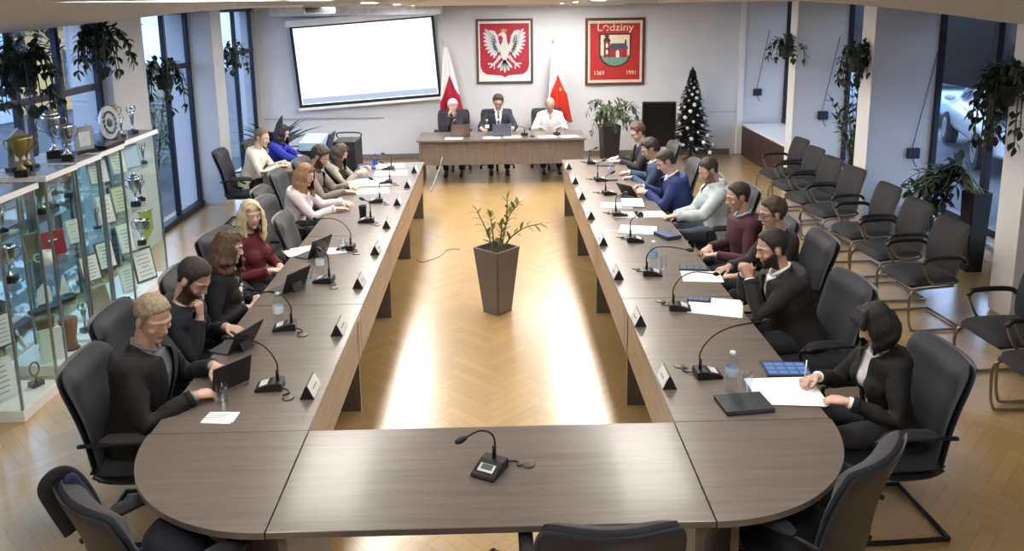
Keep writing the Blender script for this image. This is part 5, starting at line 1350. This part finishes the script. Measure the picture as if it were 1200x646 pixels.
    if lip:
        idx = np.zeros(len(me.polygons), np.int32); lv = (np.abs(HL[:, 0]) < .026) & (HL[:, 1] > .066) & (HL[:, 1] < .103) & (HL[:, 2] > -.079) & (HL[:, 2] < -.056)
        for pl_ in me.polygons:
            if all(lv[v] for v in pl_.vertices): idx[pl_.index] = 1
        me.polygons.foreach_set('material_index', idx)
    def patch(name, hfun, tmax, m, k=1., nz=.0, nsc=60):
        """a layer lifted off the head where hfun > 0 (hair, stubble), tapering to the skin at its edge"""
        h = hfun(HL); near = (np.abs(HL[:, 0]) < .13) & (np.abs(HL[:, 1]) < .15) & (HL[:, 2] > -.15) & (HL[:, 2] < .16) & ((HL[:, 1] < .098) | (HL[:, 2] > -.04))
        ok = (h > 0) & near; mp = {}; V = []; F = []
        for pl_ in me.polygons:
            vs = pl_.vertices
            if all(ok[v] for v in vs):
                ff = []
                for v in vs:
                    if v not in mp:
                        mp[v] = len(V); t = min(tmax, h[v]*k)+.0012
                        if nz: t += nz*min(1, h[v]*30)*noise.noise(Vector(HL[v].tolist())*nsc)
                        V.append((C[v]+N[v]*t*hs).tolist())
                    ff.append(mp[v])
                F.append(ff)
        m2 = bpy.data.meshes.new(name); m2.from_pydata(V, [], F); m2.materials.append(m); m2.update()
        return place(m2, name, root, True)
    zl = lambda y, k: np.interp(y, [-.12, -.06, -.03, -.012, .010, .022, .032, .040, .052, .066, .08, .12], [-.068, -.066, -.050, .004, .0, -.022, -.018, .030, .060, .074+k*.5, .086+k, .094+k])
    dk = .72 if int(haircol[1:3], 16) < 0x90 else .95
    haircol = '#%02x%02x%02x' % tuple(int(int(haircol[q:q+2], 16)*dk) for q in (1, 3, 5))
    HM = mat(haircol, .62, var=.35, scale=9, stretch=(9, 9, 2.5), bump=.5, bscale=30)
    noear = lambda p: np.where((np.abs(p[:, 0]) > .074) & (p[:, 2] < .022) & (p[:, 1] > -.035) & (p[:, 1] < .02), -1, 0)
    if hair in ('short', 'crop', 'receding'):
        k = {'short': 0, 'crop': .004, 'receding': .026}[hair]; th = {'short': .019, 'crop': .007, 'receding': .010}[hair]
        patch('hair', lambda p: p[:, 2]-zl(p[:, 1], k)+noear(p)+.003*np.sin(p[:, 0]*150+p[:, 1]*90)-np.where(p[:, 1] > .03, .35*np.clip(np.abs(p[:, 0])-.03, 0, .03), 0), th, HM, .45, .006 if hair == 'short' else .0025, 45)
    elif hair == 'bald':
        patch('hair', lambda p: np.minimum(p[:, 2]-zl(p[:, 1], .0), .042-p[:, 2]-.5*np.maximum(p[:, 1], 0))+noear(p), .004, HM, .5, .001)
    elif hair in ('long', 'wavy', 'bob', 'bobfringe', 'pinned'):
        bmh = B(); ln = {'long': .27, 'wavy': .36, 'bob': .145, 'bobfringe': .145, 'pinned': .10}[hair]; rn = random.Random(seed)
        ell(bmh, H(0, -.016, .045), [v*hs for v in (.087, .103, .084)], HR, 20, 14)
        nst = 15
        for k in range(nst):
            a = -pi*.76+2*pi*.76*k/(nst-1); sx, sy = sin(a), -cos(a)
            front = abs(a) > pi*.52
            p0 = H(sx*.070, sy*.080-.012, .045); p1 = H(sx*.090, sy*.094-.010, -.005); 
            l2 = ln*rn.uniform(.88, 1.06)*(1 if not front else (.62 if hair == 'wavy' else .92))
            w_ = .016 if hair == 'wavy' else .004
            drop = HR @ Vector((sx*(.096+.012*(hair == 'wavy')), sy*.092-.012, -.06)); base = HC+drop*hs
            pts = [p0, p1, base]
            m_ = 6
            for j in range(1, m_+1):
                t = j/m_; q = base+Vector((0, 0, -(l2-.06)*t*hs)) + (fw*.0)+HR @ Vector((sx*(.010-.02*(hair.startswith('bob'))*t), sy*.012*t, 0))*hs + Vector((w_*sin(j*1.9+k), w_*cos(j*2.1+k*1.3), 0))
                # lie on the shoulders and the back rather than inside them
                pts.append(q)
            r0 = .030 if hair != 'wavy' else .033
            tube(bmh, pts, [r0*.7, r0]+[r0*(1-.45*(j/m_)**2) for j in range(m_+1)], 9, round_caps=True)
        if hair == 'bobfringe':
            for k in range(7):
                q = -.06+.02*k; tube(bmh, [H(q*.6, .03, .115), H(q, .082, .075), H(q*1.08, .096, .040)], [.020*hs, .018*hs, .012*hs], 8, round_caps=True)
        else:
            for q in (-1, 1):
                tube(bmh, [H(q*.008, .040, .122), H(q*.040, .074, .085), H(q*.075, .050, .025), H(q*.088, .028, -.03)], [.012*hs, .014*hs, .016*hs, .018*hs], 8, round_caps=True)
        m2 = remesh(bmh, .0075, 3, .5); c = co_of(m2); nn = no_of(m2); hl = ((c-np.array(HC)) @ Hi.T)/hs
        d = np.array([noise.noise(Vector((p[0]*55, p[1]*55, p[2]*(7 if hair != 'wavy' else 16)))) for p in c.tolist()]); set_co(m2, c+nn*(d*(.005 if hair != 'wavy' else .009))[:, None])
        # keep the face free
        kill = (hl[:, 1] > .050) & (np.abs(hl[:, 0]) < .062) & (hl[:, 2] < (.040 if hair == 'bobfringe' else .066)) & (hl[:, 2] > -.16)
        bmk = bmesh.new(); bmk.from_mesh(m2); bmk.verts.ensure_lookup_table()
        bmesh.ops.delete(bmk, geom=[bmk.verts[i] for i in np.nonzero(kill)[0]], context='VERTS'); bmk.to_mesh(m2); bmk.free()
        m2.materials.append(HM); place(m2, 'hair', root, True)
    if beard:
        bmcol, bt = beard
        patch('beard', lambda p: np.minimum(np.minimum(-.030-p[:, 2]-.55*np.maximum(0, p[:, 1]-.045)*(1)+.9*np.maximum(0, np.abs(p[:, 0])-.045), p[:, 1]-.0), .145+p[:, 2]) + np.where((np.abs(p[:, 0]) < .024) & (p[:, 2] > -.080) & (p[:, 2] < -.056) & (p[:, 1] > .06), -1, 0)
              + np.where((np.abs(p[:, 0]) < .021) & (p[:, 2] > -.040), -1, 0)+np.where(np.abs(p[:, 0]) > .080, -1, 0), bt, mat(bmcol, .8, var=.25, scale=60), .6, .001)
    for q in (-1, 1):
        bm = B(); ell(bm, H(q*.031, .074, .004), [v*hs for v in (.0155, .012, .0095)], HR, 12, 8)
        ell(bm, H(q*.031, .0815, .001), [v*hs for v in (.0072, .006, .0066)], HR, 10, 6, 1); finish(bm, 'eye', [EYEW, EYED], root, True)
        bm = B(); tube(bm, [H(q*.014, .094, .024), H(q*.032, .091, .031), H(q*.050, .076, .025)], [.0035*hs, .0045*hs, .0025*hs], 6, round_caps=True); finish(bm, 'eyebrow', mat(haircol if hair != 'bald' else '#5c4a3e', .8), root, True)
    if glasses:
        bm = B()
        for q in (-1, 1):
            tube(bm, [H(q*.033+.025*cos(a), .100-.012*abs(cos(a))*(1 if q*cos(a) > 0 else 0), .004+.019*sin(a)) for a in [2*pi*k/14 for k in range(14)]], .0022*hs, 5, loop=True)
            tube(bm, [H(q*.058, .090, .008), H(q*.082, .02, .010), H(q*.083, -.01, .004)], .0022*hs, 5)
        tube(bm, [H(-.009, .104, .006), H(.009, .104, .006)], .0022*hs, 5); finish(bm, 'glasses', mat('#1d1a1a', .3), root, True)
    # ---- clothes
    TM = mat(topcol, .82, var=.10, scale=14, bump=.12, bscale=220)
    cv = .0105
    bm = B(); torso(bm, .020 if top != 'sweater' else .014, -.10, .47, bulk)
    inf = {'jacket': .016, 'sweater': .011, 'hoodie': .020, 'shirt': .012, 'blouse': .016, 'vest': .014}[top]
    for i, (S, E, W, d, n, c, th) in enumerate(arms):
        W_ = E+(W-E)*(.93-bare)
        tube(bm, [sp(.425, -.004, (-1, 1)[i]*.10*fs), S, S.lerp(E, .5), E, E.lerp(W_, .5), W_], [.056*s*fs+inf, .054*s*fs+inf, .045*s*fs+inf, .041*s*fs+inf*1.1, .038*s*fs+inf, .028*s*fs+inf], 14, round_caps=False)
        ell(bm, S, .052*s*fs+inf)
    if top == 'hoodie':
        tube(bm, [sp(.50, -.09, .0)]+[sp(.50, -.085*cos(a), .085*sin(a)) for a in (.9, 1.6, 2.3)]+[sp(.46, .095, .02)], [.035, .036, .033, .028, .02], 9, round_caps=True)
        tube(bm, [sp(.50, -.09, .0)]+[sp(.50, -.085*cos(a), -.085*sin(a)) for a in (.9, 1.6, 2.3)]+[sp(.46, .095, -.02)], [.035, .036, .033, .028, .02], 9, round_caps=True)
    if top in ('jacket', 'vest'):
        for q in (-1, 1):
            tube(bm, [sp(.505, -.066, 0), sp(.505, -.035, q*.068), sp(.475, .045, q*.074), sp(.40, .115, q*.060), sp(.30, .135, q*.045)], [.016, .017, .015, .011, .006], 8, round_caps=True)
    if top == 'sweater' or top == 'blouse':
        n_ = 14; tube(bm, [sp(.485+.012*cos(2*pi*k/n_+pi), .072*cos(2*pi*k/n_), .072*sin(2*pi*k/n_)) for k in range(n_)], .017, 8, loop=True)
    mt = remesh(bm, cv, 3, .5); fold(mt, .0085 if top != 'sweater' else .006, 11, seed, lambda c: np.clip((.40-((c-np.array(P0)) @ np.array(up))/s)/.10, .08, 1))
    c = co_of(mt); 
    bmj = bmesh.new(); bmj.from_mesh(mt)
    def tcoord(p):
        v = Vector(p)-P0; t = v.dot(up)/s; f = v.dot(fw)/s; a = v.x/s; k = max(0, min(1, t/.45)); r = Rz(-R(turn)*k) @ Vector((a, f, 0)); return r.x, t, r.y
    vee_open = top in ('jacket', 'vest') or (top in ('shirt', 'hoodie'))
    if vee_open or top in ('sweater', 'blouse'):
        kill = []
        t0 = vee if top in ('jacket', 'vest') else .40; w_ = .064 if top in ('jacket', 'vest') else .045
        bmj.verts.ensure_lookup_table()
        if vee_open:
            apex = sp(t0, .0); 
            for q in (-1, 1):
                pa = sp(t0, .12, 0); pb = sp(.50, .06, q*w_); pc = sp(t0, .30, 0)
                nrm_ = (pb-pa).cross(pc-pa)
                if nrm_.length > 1e-6: bmesh.ops.bisect_plane(bmj, geom=bmj.verts[:]+bmj.edges[:]+bmj.faces[:], dist=1e-5, plane_co=pa, plane_no=nrm_.normalized())
        for f in bmj.faces:
            a, t, fr_ = tcoord(f.calc_center_median())
            ring = t > .478 and (a*a+fr_*fr_) < (.050 if top in ('sweater', 'blouse') else .052)**2
            if ring or (vee_open and t > t0 and fr_ > .045 and fr_ < .19 and abs(a) < w_*(t-t0)/(.50-t0) and t < .56): kill.append(f)
        bmesh.ops.delete(bmj, geom=kill, context='FACES')
    # cut the sleeves open at the wrist
    kill = []
    for f in bmj.faces:
        cc = f.calc_center_median()
        for S, E, W, d, n, c_, th in arms:
            u = (W-E).normalized()
            if (cc-E).dot(u) > (W-E).length*(.93-bare)-.004 and (cc-W).length < .10 and ((cc-E)-u*(cc-E).dot(u)).length < .046: kill.append(f); break
    bmesh.ops.delete(bmj, geom=kill, context='FACES')
    bmj.to_mesh(mt); bmj.free(); mt.materials.append(TM)
    garment = place(mt, {'jacket': 'jacket', 'vest': 'vest', 'sweater': 'sweater', 'hoodie': 'hooded_top', 'shirt': 'shirt', 'blouse': 'blouse'}[top], root, True)
    for (S, E, W, d, n, c_, th) in arms:
        u = (W-E).normalized(); L_ = (W-E).length*(.93-bare); q0 = E+u*L_; rr0 = .028*s+inf
        bm = B(); tube(bm, [q0-u*.030, q0-u*.012, q0+u*.004, q0+u*.006], [rr0*1.02, rr0*1.06, rr0*1.04, rr0*.8], 14); finish(bm, 'sleeve_end', TM, garment, True)
    if top == 'shirt':
        bm = B()
        for q in (-1, 1):
            A = [sp(.520, -.064, 0), sp(.520, -.035, q*.060), sp(.505, .03, q*.066), sp(.475, .078, q*.034), sp(.45, .098, q*.014)]
            tube(bm, A, [.012, .0125, .0135, .014, .005], 7, round_caps=True)
        finish(bm, 'collar', TM, garment, True)
    if top in ('jacket', 'vest', 'hoodie') or (top == 'sweater' and shirtcol):
        if shirtcol:
            SM = mat(shirtcol, .75, var=.05, scale=16); bm = B(); torso(bm, .004, .0, .47, bulk*.99); ms = remesh(bm, .011, 2, .5)
            bms = bmesh.new(); bms.from_mesh(ms); kl = [f for f in bms.faces if (lambda q: q[1] > .488 and q[0]**2+q[2]**2 < .044**2)(tcoord(f.calc_center_median()))]; bmesh.ops.delete(bms, geom=kl, context='FACES'); bms.to_mesh(ms); bms.free()
            ms.materials.append(SM); sh_ = place(ms, 'shirt', root, True)
            bm = B()
            for q in (-1, 1):
                A = [sp(.515, -.062, 0), sp(.515, -.035, q*.055), sp(.505, .03, q*.062), sp(.485, .070, q*.03), sp(.478, .078, q*.008)]
                tube(bm, A, [.010, .0105, .0115, .012, .004], 7, round_caps=True)
            finish(bm, 'collar', SM, sh_, True)
            if top == 'jacket':
                for (S, E, W, d, n, c_, th) in arms:
                    u = (W-E).normalized(); bm = B(); tube(bm, [W-u*.05, W-u*.004], [.033*s, .033*s], 12); finish(bm, 'cuff', SM, sh_, True)
    if over:
        bm = B(); torso(bm, .024, -.10, .44, bulk); mo = remesh(bm, .011, 3, .5); fold(mo, .003, 11, seed+2); mo.materials.append(mat(over, .85, bump=.2)); place(mo, 'vest', root, True)
    if tie:
        bm = B(); loft(bm, [(sp(t, f), X, fw, w_*s, .008*s) for t, f, w_ in ((.487, .085, .020), (.465, .098, .017), (.45, .106, .013), (.34, .139, .026), (.20, .136, .034), (.13, .132, .030), (.10, .130, .006))], 10); finish(bm, 'tie', mat(tie, .6), root, True)
    if scarf:
        bm = B()
        for q in (-1, 1):
            tube(bm, [sp(.50, -.07, 0), sp(.50, -.02, q*.070), sp(.46, .085, q*.062), sp(.33, .150, q*.045), sp(.18, .150, q*.030)], [.022, .026, .027, .028, .024], 9, round_caps=True, flat=.5)
        ms = remesh(bm, .009, 2, .5); fold(ms, .006, 30, 3)
        m_, t_, b_ = nt('patterned_scarf'); vo = t_.nodes.new('ShaderNodeTexVoronoi'); vo.inputs['Scale'].default_value = 22; co = t_.nodes.new('ShaderNodeTexCoord'); rr_ = t_.nodes.new('ShaderNodeValToRGB'); rr_.color_ramp.interpolation = 'CONSTANT'
        rr_.color_ramp.elements[1].position = .42; rr_.color_ramp.elements[0].color = lin('#dcdcdf'); rr_.color_ramp.elements[1].color = lin('#25252b')
        t_.links.new(co.outputs['Object'], vo.inputs['Vector']); t_.links.new(vo.outputs['Distance'], rr_.inputs['Fac']); t_.links.new(rr_.outputs['Color'], b_.inputs['Base Color']); b_.inputs['Roughness'].default_value = .8
        ms.materials.append(m_); place(ms, 'scarf', root, True)
    bm = B()
    loft(bm, [(sp(-.10), X, Vector((0, 1, 0)), .14*s, .10*s), (sp(-.05), X, Vector((0, 1, 0)), .185*s, .14*s), (sp(.03), X, fw, .188*s, .138*s), (sp(.07), X, fw, .17*s, .12*s)])
    for h, k, a in zip(HP, KN, AN):
        tube(bm, [h, h.lerp(k, .5), k, k.lerp(a, .4), a+Vector((0, 0, -.0))], [.092*s, .083*s, .065*s, .060*s, .052*s], 14, round_caps=False); ell(bm, k, .064*s)
    mt = remesh(bm, .014, 3, .5); fold(mt, .007, 9, seed+4); mt.materials.append(mat(trousers, .85, var=.08, scale=14, bump=.1, bscale=200)); place(mt, 'trousers', root, True)
    for a in AN:
        bm = B(); tube(bm, [a+Vector((0, -.03, -.045)), a+Vector((0, .06, -.045)), a+Vector((0, .14, -.052)), a+Vector((0, .19, -.055))], [.038, .041, .038, .026], 12, round_caps=True); box(bm, a+Vector((0, .07, -.077)), (.075, .25, .016), bevel=.005); finish(bm, 'shoe', mat(shoecol, .35), root, True)
    return root
def hd(p, d=None, n=(0, 0, -1), curl=.3, **k):
    q = dict(p=p, n=n, curl=curl, **k)
    if d: q['d'] = d
    return q
CHL = 'padded conference chairs around the tables'
def chair_at(x, y, fdir, label): return dup(ch0, (x, y, 0), face(*fdir), label, CHL)
Zt = TH+.035

# left row, from the near end (they face +x; their left hand is the one towards +y)
person('man with short fair hair in black blazer and grey shirt, holding a black tablet', -1.98, .41, (1, -.02), 9, 1.04, sk='#c08f78', hair='crop', haircol='#91816d', head=(-28, 22), top='jacket', topcol='#0b0c10', shirtcol='#6c737c', vee=.10,
       hands=[hd((-1.60, .60, .83), (.7, -.55, -.1), (.3, -.2, -.8), .55), hd((-1.60, .30, .80), (.75, .62, -.15), (.2, .3, -.85), .45)], bulk=1.06, seed=1, trousers='#1b1c22')
person('dark-haired bearded man in navy sweater with his hand at his mouth', -2.12, 1.10, (1, -.05), 19, 1.06, sk='#b88a76', hair='crop', haircol='#2d2520', beard=('#3a2c26', .005), head=(-10, 34), top='sweater', topcol='#10131f', shirtcol=None,
       hands=[hd((-1.74, 1.24, .80), (.9, -.25, -.1), curl=.3), hd((-1.82, 1.02, .955), (.05, .10, .95), (-.9, .1, .1), .75, pole=(.2, .1, -1))], bulk=1.05, seed=2, trousers='#262a38')
person('woman with long wavy brown hair, dark blazer and black and white patterned scarf', -2.00, 1.80, (1, .10), 8, 1.02, True, sk='#c79a86', hair='wavy', haircol='#6b4d38', head=(-8, 12), top='jacket', topcol='#111116', shirtcol='#d5d5d8', scarf=True, vee=.05,
       hands=[hd((-1.74, 1.93, .735), (.5, -.8, -.2), curl=.3), hd((-1.76, 1.74, .735), (.5, .8, -.2), curl=.3)], seed=3)
person('blonde woman in burgundy sweater looking toward the camera, fourth on the left row', -2.06, 2.74, (.92, -.38), 4, 1.02, True, sk='#cfa08d', hair='long', haircol='#d3c29d', head=(-34, 6), top='sweater', topcol='#5d1c26', shirtcol=None,
       hands=[hd((-1.80, 2.78, .70), (.5, -.7, -.2), curl=.3), hd((-1.84, 2.60, .715), (.5, .7, -.1), curl=.3)], seed=4)
person('woman with reddish blonde hair in pale pink blouse leaning on the left row', -2.13, 4.42, (1, -.03), 16, 1.0, True, sk='#cf9f8b', hair='long', haircol='#9a7350', head=(-22, 14), top='blouse', topcol='#dfd3d8', shirtcol=None,
       hands=[hd((-1.60, 4.62, Zt), (.8, -.5, -.05), curl=.2), hd((-1.62, 4.34, Zt), (.85, .4, -.05), curl=.2)], seed=5)
person('dark-haired bearded man in grey-brown tweed jacket looking down, left row', -2.18, 5.28, (1, -.05), 17, 1.0, sk='#bd8f7a', hair='short', haircol='#35261f', beard=('#3d2c25', .006), head=(-8, 30), top='jacket', topcol='#6d6660', shirtcol='#4c4844',
       hands=[hd((-1.66, 5.36, Zt), (.85, -.4, -.05), curl=.3), hd((-1.66, 5.10, Zt), (.9, .3, -.05), curl=.3)], seed=6)
person('woman with brown hair in black vest and grey knit sleeves holding papers, left row', -2.06, 5.98, (1, -.12), 18, .92, True, sk='#cda08c', hair='long', haircol='#4a382d', head=(-8, 30), top='sweater', topcol='#8b857c', shirtcol=None, over='#17151a',
       hands=[hd((-1.62, 6.06, .86), (.8, -.3, .25), (.2, -.4, -.6), .5), hd((-1.64, 5.88, .84), (.8, .3, .2), (.2, .4, -.6), .5)], seed=7)
person('fair-haired man in cream sweater leaning on the small side desk', -3.26, 6.76, (1, .05), 18, .97, sk='#c99a86', hair='crop', haircol='#8d745c', head=(-20, 10), top='sweater', topcol='#d3cdbb', shirtcol=None,
       hands=[hd((-2.78, 6.86, Zt), (.6, -.75, -.05), curl=.3), hd((-2.80, 6.62, Zt), (.6, .75, -.05), curl=.3)], seed=8, trousers='#15161b')
person('dark-haired woman in bright blue top behind the small side desk', -3.08, 7.39, (1, -.12), 12, .95, True, sk='#c9998a', hair='long', haircol='#241a1c', head=(-6, 22), top='blouse', topcol='#2230a0', shirtcol=None,
       hands=[hd((-2.56, 7.02, Zt), (.8, -.4, -.05), curl=.3), hd((-2.60, 6.90, Zt), (.9, -.2, -.05), curl=.3)], seed=9)
# head desk, facing the camera (-y; their left hand is the one towards +x)
person('white-haired person in dark jacket, both hands at the mouth, at the head desk', -.68, 9.90, (0, -1), 10, .93, sk='#c79d8a', hair='short', haircol='#d9d7d3', head=(4, 22), top='jacket', topcol='#1e2330', shirtcol='#555a66', vee=.28,
       hands=[hd((-.665, 9.72, .965), (-.1, .12, .95), (-.9, 0, 0), .7, pole=(-.4, .2, -1)), hd((-.745, 9.72, .965), (.1, .12, .95), (.9, 0, 0), .7, pole=(.4, .2, -1))], seed=10)
person('man in dark suit, white shirt and tie in the middle seat of the head desk', .09, 10.0, (0, -1), 8, 1.0, sk='#b98d78', hair='short', haircol='#55504a', head=(0, 24), top='jacket', topcol='#262b3a', shirtcol='#e5e8ee', tie='#6d4a55', glasses=True, vee=.04,
       hands=[hd((.32, 9.50, Zt), (-.45, -.8, -.05), curl=.3), hd((-.20, 9.50, Zt), (.45, -.8, -.05), curl=.3)], seed=11, bulk=1.06)
person('bald man in white shirt with bowed head, right seat of the head desk', .97, 9.99, (0, -1), 17, .97, sk='#c39680', hair='bald', haircol='#6d5a4c', head=(0, 50), top='shirt', topcol='#dadde3', shirtcol=None,
       hands=[hd((1.12, 9.52, Zt), (-.8, -.4, -.05), curl=.3), hd((.78, 9.52, Zt), (.8, -.4, -.05), curl=.3)], seed=12, bulk=1.06)
# right row (they face -x; their left hand is the one towards -y)
person('man with ginger hair and glasses in dark jacket, farthest on the right row', 2.10, 6.70, (-1, -.02), 14, .95, sk='#c8937e', hair='short', haircol='#5f3d2c', glasses=True, head=(8, 22), top='jacket', topcol='#1f2229', shirtcol='#8a8f99',
       hands=[hd((1.66, 6.56, Zt), (-.9, .3, -.05), curl=.3), hd((1.66, 6.80, Zt), (-.9, -.3, -.05), curl=.3)], seed=13)
person('dark-haired man in slate blue suit with pale tie, right row', 2.05, 5.50, (-1, .06), 16, .96, sk='#bf8b76', hair='short', haircol='#33221c', head=(6, 24), top='jacket', topcol='#33445f', shirtcol='#dfe5ee', tie='#a9c4dd', vee=.08,
       hands=[hd((1.66, 5.58, Zt), (-.85, .35, -.05), curl=.4), hd((1.66, 5.86, Zt), (-.85, .4, -.05), curl=.4)], seed=14)
person('man in bright blue suit and white shirt holding a dark tablet, right row', 2.09, 4.66, (-1, .05), 18, 1.0, sk='#c1907a', hair='crop', haircol='#4a3b33', head=(6, 28), top='jacket', topcol='#233268', shirtcol='#e3e7ef', vee=.08,
       hands=[hd((1.66, 4.68, .82), (-.85, .3, .1), (-.2, .5, -.6), .5), hd((1.66, 4.94, .82), (-.85, -.3, .1), (-.2, -.5, -.6), .5)], seed=15, bulk=1.06)
person('man in pale blue-grey hooded top with one hand on the table', 2.30, 4.08, (-1, .0), 8, 1.0, sk='#c0917c', hair='crop', haircol='#3e332c', beard=('#7a6256', .002), head=(10, 26), top='hoodie', topcol='#b7c4c8', shirtcol='#c3cdd1',
       hands=[hd((1.78, 3.80, Zt), (-.9, .05, -.05), curl=.25), hd((1.86, 4.16, .70), (-.8, -.2, -.2), curl=.3)], seed=16, trousers='#3a4150', bulk=1.04)
person('man with receding dark hair in burgundy sweater over pale shirt collar, right row', 2.25, 2.95, (-1, -.02), 8, 1.0, sk='#c0907a', hair='receding', haircol='#3a2f28', head=(4, 14), top='sweater', topcol='#43202a', shirtcol='#b6bdd2',
       hands=[hd((1.92, 2.84, .70), (-.6, .6, -.2), curl=.3), hd((1.92, 3.06, .70), (-.6, -.6, -.2), curl=.3)], seed=17, bulk=1.04)
person('greying man with glasses half hidden behind the bearded man, right row', 2.35, 2.38, (-1, .0), 8, 1.0, sk='#b98a74', hair='short', haircol='#5d4c3f', glasses=True, head=(4, 10), top='jacket', topcol='#2a2728', shirtcol='#8d8f98',
       hands=[hd((1.90, 2.18, .74), (-.8, .3, -.1), curl=.3), hd((1.90, 2.40, .74), (-.8, -.3, -.1), curl=.3)], seed=18)
person('bearded man in charcoal suit with hands clasped before his mouth, right row', 2.15, 1.49, (-1, .0), 18, 1.04, sk='#bd8b74', hair='receding', haircol='#2f2622', beard=('#2d2420', .008), head=(6, 12), top='jacket', topcol='#1c191c', shirtcol='#e2e5ea', vee=.18,
       hands=[hd((1.76, 1.46, .985), (-.15, .35, .75), (-.3, .7, .0), .8, pole=(-.35, .35, -1)), hd((1.76, 1.56, .985), (-.15, -.35, .75), (-.3, -.7, .0), .8, pole=(.35, .35, -1))], seed=19, bulk=1.08)
person('woman with chin-length black hair in black blazer and white top, writing', 2.19, .29, (-1, -.04), 8, .98, True, sk='#cf9f8c', hair='bobfringe', haircol='#151316', head=(2, 30), top='jacket', topcol='#0a0b0e', shirtcol='#e9eaee', vee=.02,
       hands=[hd((1.86, .10, .785), (-.75, .5, -.1), curl=.3), hd((1.80, .36, .80), (-.85, -.25, -.1), (0, -.3, -.9), .6)], seed=20, bare=.04)
bm = B(); tube(bm, [(1.715, .318, .785), (1.73, .345, .86), (1.738, .358, .90)], [.002, .0045, .0045], 8); tag(finish(bm, 'ballpoint_pen', mat('#e4e6ea', .4), None, True), 'white pen held by the woman with black hair', 'pen')

# their chairs
for x, y, fd, l in ((-1.93, .40, (1, .04), 'dark grey chair under the man in the black blazer, left row'), (-2.10, 1.08, (1, .0), 'dark grey chair under the bearded man in navy, left row'), (-1.98, 1.80, (1, .08), 'dark grey chair under the woman with the wavy hair'),
                    (-2.05, 2.74, (.95, -.25), 'dark grey chair under the blonde woman in burgundy'), (-2.12, 4.42, (1, 0), 'dark grey chair under the woman in the pale blouse'), (-2.18, 5.28, (1, 0), 'dark grey chair under the man in the tweed jacket'), (-2.08, 5.98, (1, -.1), 'dark grey chair under the woman in the black vest'),
                    (-3.30, 6.72, (1, .06), 'dark blue-grey chair with looped arm under the man in the cream sweater'), (-3.12, 7.39, (1, -.1), 'dark chair under the woman in bright blue'),
                    (2.12, 6.70, (-1, 0), 'dark chair under the ginger-haired man, right row'), (2.09, 5.50, (-1, .05), 'dark chair under the man in the slate blue suit'), (2.11, 4.66, (-1, .05), 'dark chair under the man in the bright blue suit'), (2.30, 4.06, (-1, 0), 'dark chair under the man in the pale hooded top'),
                    (2.26, 2.95, (-1, 0), 'dark chair under the man in the burgundy sweater'), (2.36, 2.38, (-1, 0), 'dark chair under the greying man with glasses'), (2.16, 1.36, (-1, -.10), 'black conference chair under the man with clasped hands'), (2.15, .26, (-1, -.05), 'dark grey conference chair under the woman with black hair')):
    chair_at(x, y, fd, l)
hc = conference_chair('dark high-backed swivel chair on castors under the white-haired person, head desk', 'swivel chairs at the head desk', True); hc.location = (-.70, 10.06, 0); hc.rotation_euler = (0, 0, pi)
dup(hc, (.06, 10.06, 0), pi, 'dark high-backed swivel chair on castors under the man with the tie, head desk'); dup(hc, (.95, 10.08, 0), pi, 'dark high-backed swivel chair on castors under the bald man, head desk')
